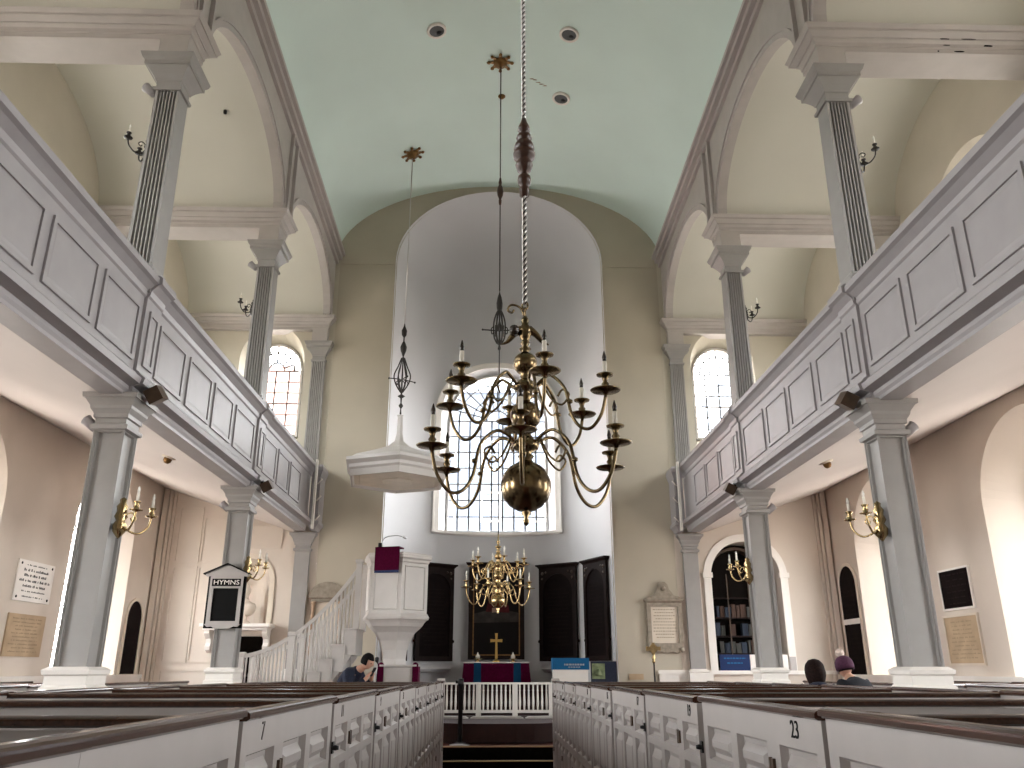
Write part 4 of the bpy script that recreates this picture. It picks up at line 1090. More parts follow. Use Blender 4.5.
# tilted spot lamps behind the column necks
for side, y, nm in ((-1, COLS[0], 'nearer left'), (1, COLS[0], 'nearer right'), (-1, COLS[1], 'farther left'), (1, COLS[1], 'farther right')):
    for z, lv, m_ in ((7.98, 'upper', 'gallery'), (3.86, 'lower', 'gallery')):
        bm = NB(); lathe(bm, [(0, -0.07), (0.05, -0.07), (0.055, 0.05), (0.062, 0.07), (0.05, 0.075), (0.045, 0.06), (0, 0.05)], (0, 0, 0), 12)
        tube(bm, [(0, 0.0, 0), (0, 0.05, 0.0), (0, 0.12, 0.04)], 0.012, 6)
        bm.transform(Matrix.Rotation(side*math.radians(50), 4, 'Y'))
        o = obj('spot_lamp', bm, m_); o.location = (side*(XC+CW/2+0.07), y+0.06, z)
        tag(o, 'grey spot lamp behind the %s end of the %s column' % ('top' if lv == 'upper' else 'capital', nm + (' fluted' if lv == 'upper' else ' square')), 'spot lamp')
    # dark speaker on the gallery edge over the lower capital
    root = thing('gallery_spotlight', 'dark spotlight box on the gallery edge above the %s square column' % nm, 'spotlight', (side*3.64, y+0.10, 4.20), 0)
    bm = NB(); box(bm, -0.075, 0.075, -0.12, 0.12, -0.09, 0.06, Matrix.Rotation(side*0.5, 4, 'Y') @ Matrix.Rotation(0.3, 4, 'X')); obj('lamp_housing', bm, 'wood2', root)
    bm = NB(); box(bm, -0.02, 0.02, 0.05, 0.16, 0.02, 0.09); bm.transform(Matrix.Translation((side*0.09, 0, 0))); obj('lamp_bracket', bm, 'black_metal', root)
# recessed downlights in the vault
for (px, py, nm) in ((-1.22, 12.12, 'left of the rope'), (1.24, 12.15, 'upper one right of the rope'), (1.23, 13.86, 'lower one right of the rope')):
    z = spring(py)+RISE*math.sqrt(1-(px/3.8)**2)
    dz = -RISE*px/(3.8**2)/math.sqrt(1-(px/3.8)**2)
    root = thing('recessed_downlight', 'white-rimmed round black downlight in the vault, %s' % nm, 'downlight', (px, py, z-0.012), 0); root.rotation_euler = (0, -math.atan(dz), 0); root.scale = (1.45, 1.45, 1.2)
    bm = NB(); lathe(bm, [(0.095, 0.02), (0.095, -0.012), (0.125, -0.018), (0.13, 0.02)], n=24); obj('rim', bm, 'white', root)
    bm = NB(); lathe(bm, [(0.097, -0.008), (0.097, 0.004), (0, 0.004)], n=24); obj('lamp_well', bm, 'lamp_can', root)
    bm = NB(); lathe(bm, [(0, -0.02), (0.03, -0.018), (0.035, -0.009), (0, -0.0085)], (0.03, 0.03, 0), 14); obj('reflector', bm, 'black_metal', root)
z = vc(12.6)
bm = NB(); lathe(bm, [(0.075, 0.0), (0.075, -0.012), (0.05, -0.02), (0.04, -0.05), (0, -0.055)], n=16); o = obj('ceiling_plate', bm, 'gilt'); o.location = (0.01, 13.96, vc(13.96)-0.0)
tag(o, 'small round brass plate on the vault close to the far chandelier rod', 'ceiling plate')
bm = NB()
for k in range(5):
    pts = [(0.05*math.cos(2*PI*j/7)*random.uniform(.6, 1.3), 0.018*math.sin(2*PI*j/7)*random.uniform(.6, 1.3)) for j in range(7)]
    cx = 0.60+0.07*k; cy = 13.40+0.04*k+random.uniform(-.02, .02)
    zc = spring(cy)+RISE*math.sqrt(1-(cx/3.8)**2)-0.004
    extr(bm, pts, lambda a, b: (cx+a, cy+b, zc-0.004), lambda a, b: (cx+a, cy+b, zc))
tag(obj('plaster_crack', bm, 'stone'), 'short flaked crack in the vault plaster right of the rope', 'crack')
# smoke detectors under the galleries
for side, y, nm in ((-1, 11.37, 'left'), (1, 11.41, 'right')):
    x = 4.71; z = 4.14+(x-4.1)/2.9*0.96
    root = thing('smoke_detector', 'small brass-coloured detector on the sloping soffit under the %s gallery' % nm, 'detector', (side*x, y, z), 0); root.rotation_euler = (0, -side*0.32, 0)
    bm = NB(); lathe(bm, [(0.10, 0.0), (0.10, -0.02), (0.05, -0.03)], n=16); obj('detector_base', bm, 'marble', root)
    bm = NB(); lathe(bm, [(0.06, -0.028), (0.055, -0.07), (0.03, -0.10), (0, -0.105)], n=16); obj('detector_cap', bm, 'gilt', root)
bm = NB(); lathe(bm, [(0, -0.03), (0.025, -0.025), (0.03, 0.0), (0.03, 0.03)], n=12); o = obj('black_sensor', bm, 'black_metal'); o.location = (-5.0, 10.0, 10.18)
o.location = (-4.58, 11.33, 10.17); tag(o, 'tiny black sensor on the left side vault between two columns', 'sensor')

# ------------------------------------------------------------------ wall tablets on the side walls
def wall_plate(name, side, y0, y1, z0, z1, m, label, cat, frame=None, lines=0, ink='ink', screws=False, big=()):
    s = side
    root = thing(name, label, cat, (s*XW, (y0+y1)/2, (z0+z1)/2))
    hy, hz = (y1-y0)/2, (z1-z0)/2
    bm = NB(); xs = sorted((-s*0.003, -s*0.025)); box(bm, xs[0], xs[1], -hy, hy, -hz, hz); pl = obj('plate', bm, m, root)
    if frame:
        bm = NB(); ring_band(bm, [(-hy-.03, -hz-.03), (hy+.03, -hz-.03), (hy+.03, hz+.03), (-hy-.03, hz+.03)], [(-hy, -hz), (hy, -hz), (hy, hz), (-hy, hz)], lambda u, v: (-s*0.035, u, v), lambda u, v: (-s*0.003, u, v)); obj('plate_frame', bm, frame, root)
    if lines:
        bm = NB()
        for k in range(lines):
            z = hz*0.78-2*hz*0.8*k/max(lines-1, 1)*0.97; w = hy*random.uniform(0.55, 0.85); h = (0.015 if k in big else 0.008); x = -w
            while x < w:
                l = random.uniform(0.012, 0.03); hh = h*random.uniform(0.7, 1.3); xs = sorted((-s*0.0255, -s*0.0275)); box(bm, xs[0], xs[1], x, min(x+l, w), z-h, z-h+2*hh); x += l+(0.013 if random.random() < 0.75 else 0.045)
        letters(obj('lettering', bm, ink, pl))
    if screws:
        bm = NB()
        for a in (-1, 1):
            for b in (-1, 1): lathe(bm, [(0.02, 0), (0.018, 0.006), (0, 0.008)], (0, 0, 0), 8); [setattr(v, 'co', Vector((-s*(0.025+v.co.z), a*hy*0.85+v.co.x, b*hz*0.82+v.co.y))) for v in bm.verts[:][-17:]]
        obj('screw_head', bm, 'ink', pl)
wall_plate('memorial_plate', -1, 12.2, 13.22, 2.44, 3.02, 'paper', 'white lettered plate with four black corner screws on the left wall', 'wall plate', lines=7, big=(1, 2, 3, 4), screws=True)
wall_plate('memorial_plate', -1, 12.2, 13.22, 1.67, 2.26, 'bronze_plate', 'tan plaque with faint lines below the white plate on the left wall', 'wall plate', lines=10, ink='faint_ink')
wall_plate('memorial_plate', 1, 12.22, 13.03, 2.38, 2.94, 'tablet', 'black plaque in a white frame on the right wall', 'wall plate', frame='white', lines=6, ink='tablet_frame')
wall_plate('memorial_plate', 1, 12.2, 13.1, 1.58, 2.25, 'bronze_plate', 'tan lined plaque below the black plaque on the right wall', 'wall plate', frame='marble', lines=10, ink='faint_ink')
def arched_tablet(side, y0, y1, z0, z1, label, split=None):
    root = thing('arched_tablet', label, 'tablet', (side*XW, (y0+y1)/2, z0)); s = side
    h = (y1-y0)/2; H = z1-z0
    lp = arch(0, h, 0, H-h, h, 18); lo = arch(0, h+0.06, -0.06, H-h, h+0.06, 18)
    bm = NB(); ring_band(bm, lo, lp, lambda u, v: (-s*0.03, u, v), lambda u, v: (-s*0.003, u, v)); obj('tablet_surround', bm, 'marble', root)
    bm = NB(); sheet(bm, [lp], lambda u, v: (-s*0.015, u, v)); pn = obj('black_panel', bm, 'tablet', root)
    bm = NB(); k = 0
    for z in [0.12+0.09*i for i in range(int((H-0.5)/0.09))]:
        w = h*random.uniform(0.6, 0.8); x = -w
        while x < w:
            l = random.uniform(0.03, 0.08); xs = sorted((-s*0.016, -s*0.019)); box(bm, xs[0], xs[1], x, min(x+l, w), z-0.012, z+0.012); x += l+0.02
    letters(obj('lettering', bm, 'tablet_dim', pn))
    if split:
        bm = NB(); xs = sorted((-s*0.005, -s*0.035)); box(bm, xs[0], xs[1], -h, h, split-0.05, split+0.05); obj('cross_bar', bm, 'white', root)
arched_tablet(-1, 16.14, 16.80, 1.41, 2.74, 'black round-topped tablet on the left wall near the corner')
arched_tablet(1, 16.12, 16.88, 1.40, 3.45, 'tall black round-topped tablet with a white crossbar on the right wall near the corner', split=0.98)
# corner trims
for side, nm in ((-1, 'left'), (1, 'right')):
    bm = NB()
    for dx, w, d in ((0.02, 0.10, 0.10), (0.14, 0.06, 0.06), (0.22, 0.05, 0.04)):
        xs = sorted((side*(6.98-dx-w), side*(6.98-dx))); box(bm, xs[0], xs[1], YE-d, YE, 0.3, 5.05)
    struct('trim_corner_%s' % nm, bm, 'cream_low')
    bm = NB(); xs = sorted((side*6.93, side*7.0)); box(bm, xs[0], xs[1], YW, YE, -0.1, 1.36); box(bm, *sorted((side*6.90, side*7.0)), YW, YE, 1.33, 1.40); struct('baseboard_%s' % nm, bm, 'white')
# panelling on the east wall of the left aisle
bm = NB()
def mould_rect(x0, x1, z0, z1, y=YE, w=0.035):
    ring_band(bm, [(x0, z0), (x1, z0), (x1, z1), (x0, z1)], [(x0+w, z0+w), (x1-w, z0+w), (x1-w, z1-w), (x0+w, z1-w)], lambda u, v: (u, y-0.025, v), lambda u, v: (u, y, v))
for (a, b, c, d) in ((-6.62, -6.12, 3.55, 4.7), (-6.10, -5.62, 3.55, 4.5), (-6.62, -6.12, 1.62, 3.48), (-6.10, -5.62, 1.62, 3.48), (-6.62, -5.62, 0.5, 1.5), (-5.42, -4.45, 3.85, 4.35)): mould_rect(a, b, c, d)
struct('trim_panelling_left', bm, 'cream_low')
bm = NB(); mould_rect(3.40, 4.25, 0.6, 1.42); mould_rect(3.46, 4.2, 0.66, 1.30); struct('trim_panelling_right', bm, 'cream_low')
bm = NB()
sheet(bm, [[(3.22, 0.3), (4.3, 0.3), (4.3, 1.48), (3.22, 1.48)]], lambda u, v: (u, YE-0.04, v)); box(bm, 3.2, 6.9, YE-0.06, YE, 1.40, 1.47)
struct('baseboard_east_right', bm, 'white')
# niche architrave, shelf on consoles, marble bust
bm = NB()
ring_band(bm, arch(NI_C, NI_H+0.10, NI_B, NI_S, NI_H+0.10), arch(NI_C, NI_H, NI_B, NI_S, NI_H), lambda u, v: (u, YE-0.035, v), lambda u, v: (u, YE, v)); struct('trim_niche', bm, 'marble')
root = thing('console_shelf', 'white shelf on two scrolled consoles over the dark doorway', 'shelf', (NI_C, YE, 0))
bm = NB(); stack(bm, (-0.66, 0.66, -0.42, 0.0), [(-0.04, 2.22), (-0.02, 2.26), (0.02, 2.28), (0.02, 2.34)]); obj('shelf_board', bm, 'white', root)
for s in (-1, 1):
    bm = NB(); P = [(-0.02, 2.23), (-0.30, 2.23), (-0.31, 2.16), (-0.24, 2.10), (-0.16, 2.06), (-0.14, 1.98), (-0.19, 1.92), (-0.17, 1.85), (-0.08, 1.83), (0.0, 1.80), (0.0, 2.23)]
    extr(bm, P, lambda a, b: (s*0.56-0.05, a, b), lambda a, b: (s*0.56+0.05, a, b)); obj('console_bracket', bm, 'white', root)
def skin_mesh(name, verts, edges, radii, m, parent=None, sub=2, root=0):
    me = bpy.data.meshes.new(name); me.from_pydata(verts, edges, [])
    o = bpy.data.objects.new(name, me); COL.objects.link(o)
    md = o.modifiers.new('skin', 'SKIN'); md.use_smooth_shade = True
    for i, v in enumerate(me.skin_vertices[0].data):
        r = radii[i]; v.radius = (r, r) if not isinstance(r, tuple) else r
        v.use_root = (i == root)
    sm = o.modifiers.new('sub', 'SUBSURF'); sm.levels = sub; sm.render_levels = sub
    me.materials.append(M[m])
    if parent is not None: o.parent = parent
    return o
def head_bm(w=0.075, h=0.115, d=0.095, face=True, yaw=0):
    """head centred on origin facing -y, with brow, nose, lips, chin and ears"""
    bm = NB(); bmesh.ops.create_uvsphere(bm, u_segments=24, v_segments=18, radius=1.0)
    for v in bm.verts:
        x, y, z = v.co
        jaw = 1.0-0.30*max(0, -z)**1.5
        v.co = Vector((x*w*jaw, y*d*(1.0-0.12*max(0, -z)), z*h))
        if y < -0.55 and face:
            zz = z
            nose = math.exp(-((x/0.16)**2)-((zz+0.12)/0.22)**2)*0.030
            brow = math.exp(-((abs(x)-0.25)/0.3)**2-((zz-0.18)/0.10)**2)*0.007
            eye = math.exp(-((abs(x)-0.38)/0.14)**2-((zz-0.02)/0.10)**2)*0.010
            lip = math.exp(-((x/0.28)**2)-((zz+0.48)/0.07)**2)*0.008
            chin = math.exp(-((x/0.3)**2)-((zz+0.78)/0.16)**2)*0.010
            v.co.y -= nose+brow+lip+chin-eye
    for s in (-1, 1):
        ret = bmesh.ops.create_uvsphere(bm, u_segments=8, v_segments=6, radius=1.0)
        for v in ret['verts']: v.co = Vector((s*(w*0.98+v.co.x*0.012), v.co.y*0.018+0.008, v.co.z*0.032-0.005))
    for f in bm.faces: f.smooth = True
    return bm
root = thing('marble_bust', 'white marble bust standing in the round-headed niche', 'bust', (NI_C+0.05, YE-0.06, 2.345), 0)
bm = NB(); lathe(bm, [(0.14, 0), (0.14, 0.04), (0.08, 0.07), (0.07, 0.14), (0.10, 0.18)], n=16); obj('socle', bm, 'marble_white', root)
bm = NB(); lathe(bm, [(0.11, 0.15), (0.185, 0.20), (0.225, 0.27), (0.235, 0.34), (0.215, 0.39), (0.13, 0.43), (0.075, 0.46), (0.07, 0.54), (0, 0.55)], n=20)
for v in bm.verts: v.co.y *= 0.6
h2 = head_bm(0.105, 0.155, 0.125); me_ = bpy.data.meshes.new('tmp'); h2.transform(Matrix.Translation((0, -0.02, 0.64)) @ Matrix.Rotation(0.5, 4, 'Z')); h2.to_mesh(me_); h2.free(); bm.from_mesh(me_)
obj('bust_figure', bm, 'marble_white', root, smooth=True)

# ------------------------------------------------------------------ hymn board on the second left column
root = thing('hymn_board', 'black hymn board lettered HYMNS with a small pediment on the second left column', 'hymn board', (-XC-0.035, COLS[1]-0.03, 2.035)); root.scale = (1, 1, 0.82)
w = 0.24
bm = NB(); sheet(bm, [[(-w, 0.08), (w, 0.08), (w, 0.92), (-w, 0.92)]], lambda u, v: (u, -0.012, v)); box(bm, -w-0.035, w+0.035, -0.01, 0.03, 0.03, 0.95); obj('black_board', bm, 'ink', root)
bm = NB(); ring_band(bm, [(-w+0.0, 0.10), (w, 0.10), (w, 0.94), (-w, 0.94)], [(-w+0.055, 0.15), (w-0.055, 0.15), (w-0.055, 0.72), (-w+0.055, 0.72)], lambda u, v: (u, -0.035, v), lambda u, v: (u, -0.01, v)); obj('white_frame', bm, 'pew', root)
bm = NB(); box(bm, -w+0.03, w-0.03, -0.038, -0.034, 0.755, 0.885); bd = obj('title_band', bm, 'ink', root)
text_mesh('title_lettering', 'HYMNS', 0.115, 'paper', bd, frame_mtx((0, -0.039, 0.818), (1, 0, 0), (0, 0, 1)))
bm = NB(); P = [(-w-0.07, 0.93), (w+0.07, 0.93), (w+0.07, 0.97), (0, 1.13), (-w-0.07, 0.97)]
extr(bm, P, lambda a, b: (a, -0.05, b), lambda a, b: (a, 0.03, b)); pd = obj('pediment', bm, 'pew', root)
bm = NB()
for s in (-1, 1): bar(bm, (s*(w+0.10), -0.03, 0.965), (0, -0.03, 1.15), 0.10, 0.022)
obj('pediment_moulding', bm, 'ink', pd)
bm = NB(); P = [(-w-0.02, 0.10), (-w+0.02, 0.05), (-w+0.08, 0.06), (-0.1, 0.02), (0.1, 0.02), (w-0.08, 0.06), (w-0.02, 0.05), (w+0.02, 0.10)]
extr(bm, P, lambda a, b: (a, -0.04, b), lambda a, b: (a, 0.0, b)); obj('apron', bm, 'pew', root)

# ------------------------------------------------------------------ wall monuments on the nave east wall
root = thing('wall_monument', 'grey stone memorial with crested top on the wall right of the apse', 'monument', (3.39, YE, 1.80))
hw = 0.355
bm = NB(); ring_band(bm, [(-hw, 0.1), (hw, 0.1), (hw, 0.98), (-hw, 0.98)], [(-hw+0.08, 0.19), (hw-0.08, 0.19), (hw-0.08, 0.90), (-hw+0.08, 0.90)], lambda u, v: (u, -0.07, v), lambda u, v: (u, 0, v)); obj('stone_frame', bm, 'stone', root)
bm = NB(); box(bm, -hw+0.07, hw-0.07, -0.03, 0, 0.18, 0.91); sl = obj('inscribed_slab', bm, 'marble', root)
bm = NB(); zz = 0.84
while zz > 0.24:
    ww = 0.24*random.uniform(.7, 1); x = -ww
    while x < ww:
        l = random.uniform(.02, .05); box(bm, x, min(x+l, ww), -0.032, -0.0295, zz-.008, zz+.008); x += l+.014
    zz -= 0.06
letters(obj('lettering', bm, 'faint_ink', sl))
bm = NB(); stack(bm, (-hw, hw, -0.07, 0.05), [(0.0, 0.97), (0.05, 1.01), (0.05, 1.04), (0.02, 1.06)])
P = [(-hw, 1.05), (hw, 1.05), (hw-0.04, 1.10), (hw-0.14, 1.12), (hw-0.20, 1.20), (0.12, 1.24), (0.10, 1.33), (0.04, 1.39), (-0.04, 1.39), (-0.10, 1.33), (-0.12, 1.24), (-hw+0.20, 1.20), (-hw+0.14, 1.12), (-hw+0.04, 1.10)]
extr(bm, P, lambda a, b: (a, -0.06, b), lambda a, b: (a, 0, b))
lathe(bm, [(0, -0.05), (0.05, -0.03), (0.06, 0.02), (0.02, 0.06), (0, 0.07)], (0, -0.07, 1.25), 10)
obj('crest', bm, 'stone', root)
bm = NB(); P = [(-hw+0.02, 0.12), (hw-0.02, 0.12), (hw-0.04, 0.02), (hw-0.12, -0.01), (0.12, 0.03), (0.0, 0.0), (-0.12, 0.03), (-hw+0.12, -0.01), (-hw+0.04, 0.02)]
extr(bm, P, lambda a, b: (a, -0.06, b), lambda a, b: (a, 0, b))
for s in (-1, 1): lathe(bm, [(0.0, -0.05), (0.05, -0.03), (0.05, 0.03), (0, 0.05)], (s*(hw-0.04), -0.05, 0.06), 10)
obj('apron', bm, 'stone', root)
root = thing('wall_monument', 'brown marble memorial with arched pediment behind the pulpit stairs', 'monument', (-3.43, YE, 1.75))
bm = NB()
for s in (-1, 1): lathe(bm, [(0.05, 0.1), (0.05, 0.16), (0.038, 0.19), (0.034, 0.95), (0.05, 0.99), (0.05, 1.03)], (s*0.27, -0.06, 0), 14)
obj('marble_column', bm, 'brown_marble', root)
bm = NB(); box(bm, -0.22, 0.22, -0.03, 0, 0.1, 1.03); obj('white_slab', bm, 'marble', root)
bm = NB(); stack(bm, (-0.33, 0.33, -0.10, 0.0), [(0.0, 1.03), (0.0, 1.08), (0.04, 1.11), (0.04, 1.14)])
P = [(-0.36, 1.14), (0.36, 1.14)] + [(0.36*math.cos(PI*k/16), 1.14+0.28*math.sin(PI*k/16)) for k in range(17)][1:-1]
extr(bm, P, lambda a, b: (a, -0.09, b), lambda a, b: (a, 0, b)); obj('arched_pediment', bm, 'stone', root)
bm = NB(); stack(bm, (-0.33, 0.33, -0.10, 0.0), [(0.0, 0.0), (0.03, 0.04), (0.03, 0.08), (0.0, 0.10)]); obj('monument_base', bm, 'brown_marble', root)

# ------------------------------------------------------------------ right aisle book alcove
bm = NB(); ring_band(bm, arch(AL_C, AL_H+0.15, AL_B, AL_S, AL_H+0.15), arch(AL_C, AL_H, AL_B, AL_S, AL_H), lambda u, v: (u, YE-0.04, v), lambda u, v: (u, YE, v))
for s in (-1, 1): box(bm, AL_C+s*(AL_H+0.075)-0.10, AL_C+s*(AL_H+0.075)+0.10, YE-0.07, YE, AL_S-0.02, AL_S+0.08)
struct('trim_alcove', bm, 'white')
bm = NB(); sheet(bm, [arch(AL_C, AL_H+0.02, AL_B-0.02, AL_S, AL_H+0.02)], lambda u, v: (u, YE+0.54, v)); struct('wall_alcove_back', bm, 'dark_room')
root = thing('display_case', 'dark shelved display case filling the arched alcove on the right', 'display case', (AL_C-0.13, YE+0.30, AL_B))
hw = AL_H-0.10
bm = NB(); lp = arch(0, hw, 0.0, AL_S-AL_B, hw); li = arch(0, hw-0.05, 0.05, AL_S-AL_B, hw-0.05)
ring_band(bm, lp, li, lambda u, v: (u, -0.15, v), lambda u, v: (u, 0.2, v)); obj('case_frame', bm, 'wood2', root)
for z in (0.32, 0.66, 1.02, 1.42):
    bm = NB(); box(bm, -hw+0.05, hw-0.05, -0.12, 0.2, z-0.012, z+0.012); obj('shelf', bm, 'tablet_frame', root)
bm = NB()
for x in (-0.22, 0.22): box(bm, x-0.01, x+0.01, -0.14, -0.12, 0.05, 1.9)
obj('glazing_bar', bm, 'wood2', root)
random.seed(3)
BK = [mat('dim blue book cloth', (0.02, 0.03, 0.05), 0.8), mat('dim brown book cloth', (0.06, 0.03, 0.02), 0.8), mat('dim grey book cloth', (0.05, 0.05, 0.045), 0.8)]
CN = ('blue', 'brown', 'grey')
cnt = 0
for si, z in enumerate((0.332, 0.672, 1.032)):
    x = -hw+0.10
    k = 0
    while x < hw-0.12:
        t = random.uniform(0.05, 0.12); hgt = random.uniform(0.18, 0.27); ci = random.randrange(3)
        if random.random() < 0.75 and abs(x+t/2-0.22) > 0.0:
            bm = NB(); box(bm, 0, t, 0, 0.16, 0, hgt); box(bm, 0.004, t-0.004, -0.003, 0.0, hgt*0.2, hgt*0.8)
            o = obj('display_book', bm, BK[ci]); o.location = (AL_C-0.13+x, YE+0.26, AL_B+z)
            tag(o, 'dim %s book standing on the %s shelf of the dark display case' % (CN[ci], ('bottom', 'middle', 'top')[si]), 'book', 'books on the %s alcove shelf, %s' % (('bottom', 'middle', 'top')[si], CN[ci]))
        x += t+0.015; k += 1
root = thing('blue_banner', 'navy printed banner on the sill of the right alcove', 'banner', (4.75, YE-0.055, 1.472))
bm = NB(); box(bm, -0.30, 0.30, 0, 0.03, 0, 0.30); p_ = obj('banner_card', bm, 'navy', root)
bm = NB()
for z, w_ in ((0.23, 0.22), (0.14, 0.16)):
    x = -w_
    while x < w_:
        l = random.uniform(.03, .07); box(bm, x, min(x+l, w_), -0.003, 0.0, z-.012, z+.012); x += l+.015
letters(obj('banner_lettering', bm, 'blue_sign', p_))
bm = NB(); box(bm, 0, 0.14, 0, 0.10, 0, 0.30); o = obj('white_box', bm, 'paper'); o.location = (5.06, YE-0.05, 1.472); tag(o, 'white box standing at the right end of the navy banner', 'box')
for x, h_, nm in ((5.70, 0.30, 'white folded leaflet holder with a black mark, right of the square column in the alcove'), (5.86, 0.26, 'pale grey leaflet holder at the right edge of the alcove')):
    bm = NB(); box(bm, 0, 0.12, 0, 0.06, 0, h_); box(bm, 0.04, 0.08, -0.003, 0, h_*0.5, h_*0.7); o = obj('leaflet_holder', bm, 'paper' if h_ > 0.28 else 'beam'); o.location = (x, YE-0.055, 1.472); tag(o, nm, 'leaflet holder')

# ------------------------------------------------------------------ signs and cross at the end of the right pews
root = thing('donation_sign', 'white display box with a bright blue header beside the last right pew', 'sign', (1.22, 14.45, CZ-0.04), 0)
bm = NB(); box(bm, -0.29, 0.29, 0, 0.25, 0, 1.21); obj('white_body', bm, 'paper', root)
bm = NB(); box(bm, -0.31, 0.31, -0.015, 0.26, 1.21, 1.395); hd = obj('blue_header', bm, 'blue_sign', root)
bm = NB()
for z, w_, h_ in ((1.29, 0.17, 0.014), (1.25, 0.10, 0.007)):
    x = -w_+0.06
    while x < w_+0.06:
        l = random.uniform(.02, .045); box(bm, x, min(x+l, w_+.06), -0.0175, -0.015, z-h_, z+h_); x += l+.012
letters(obj('header_lettering', bm, 'chrome', hd))
root = thing('picture_board', 'dark board with a green picture behind the blue-headed box', 'board', (2.05, 16.6, CZ))
bm = NB(); box(bm, -0.24, 0.26, 0, 0.03, 0.0, 1.32); obj('board_panel', bm, 'navy_cloth', root)
bm = NB(); box(bm, -0.22, 0.03, -0.004, 0, 1.0, 1.28); lathe(bm, [(0, 0), (0.08, 0.02), (0.05, 0.1), (0, 0.14)], (-0.1, -0.004, 1.05), 8); obj('green_picture', bm, 'bush', root)
bm = NB(); box(bm, 0, 0.29, -0.02, 0, 0, 0.11); o = obj('brass_plaque', bm, 'bronze_plate'); o.location = (2.62, YE, 1.30); tag(o, 'small tan plaque low on the wall between the apse and the processional cross', 'plaque')
root = thing('processional_cross', 'gold processional cross on a slim pole in front of the right monument', 'cross', (3.0, 16.4, CZ))
bm = NB(); tube(bm, [(0, 0, 0), (0, 0, 1.30)], 0.016, 8); lathe(bm, [(0.16, 0), (0.16, 0.03), (0.03, 0.06)], n=14); obj('pole', bm, 'iron', root)
bm = NB(); lathe(bm, [(0.016, 1.28), (0.035, 1.31), (0.02, 1.34), (0.045, 1.38), (0.02, 1.42), (0.03, 1.45), (0, 1.47)], n=12)
extr(bm, [(-.03, 1.44), (.03, 1.44), (.03, 1.52), (.14, 1.51), (.14, 1.59), (.03, 1.58), (.03, 1.66), (-.03, 1.66), (-.03, 1.58), (-.14, 1.59), (-.14, 1.51), (-.03, 1.52)], lambda a, b: (a, -.012, b), lambda a, b: (a, .012, b))
lathe(bm, [(0.08, -0.015), (0.08, 0.015)], (0, 0, 0), 16); [setattr(v, 'co', Vector((v.co.x, v.co.z, 1.55+v.co.y))) for v in bm.verts[:][-32:]]
obj('cross_head', bm, 'brass', root)
# black stanchion at the left pew end
root = thing('barrier_post', 'black barrier post on a silver base at the end of the left pews', 'stanchion', (-0.62, 14.6, CZ))
bm = NB(); lathe(bm, [(0.17, 0), (0.17, 0.012), (0.10, 0.03), (0.04, 0.05)], n=24); obj('post_base', bm, 'chrome', root)
bm = NB(); lathe(bm, [(0.036, 0.03), (0.036, 0.90), (0.05, 0.91), (0.05, 1.02), (0.03, 1.03)], n=16); box(bm, -0.09, 0.0, -0.02, 0.02, 0.95, 1.0); obj('post_tube', bm, 'black_metal', root)

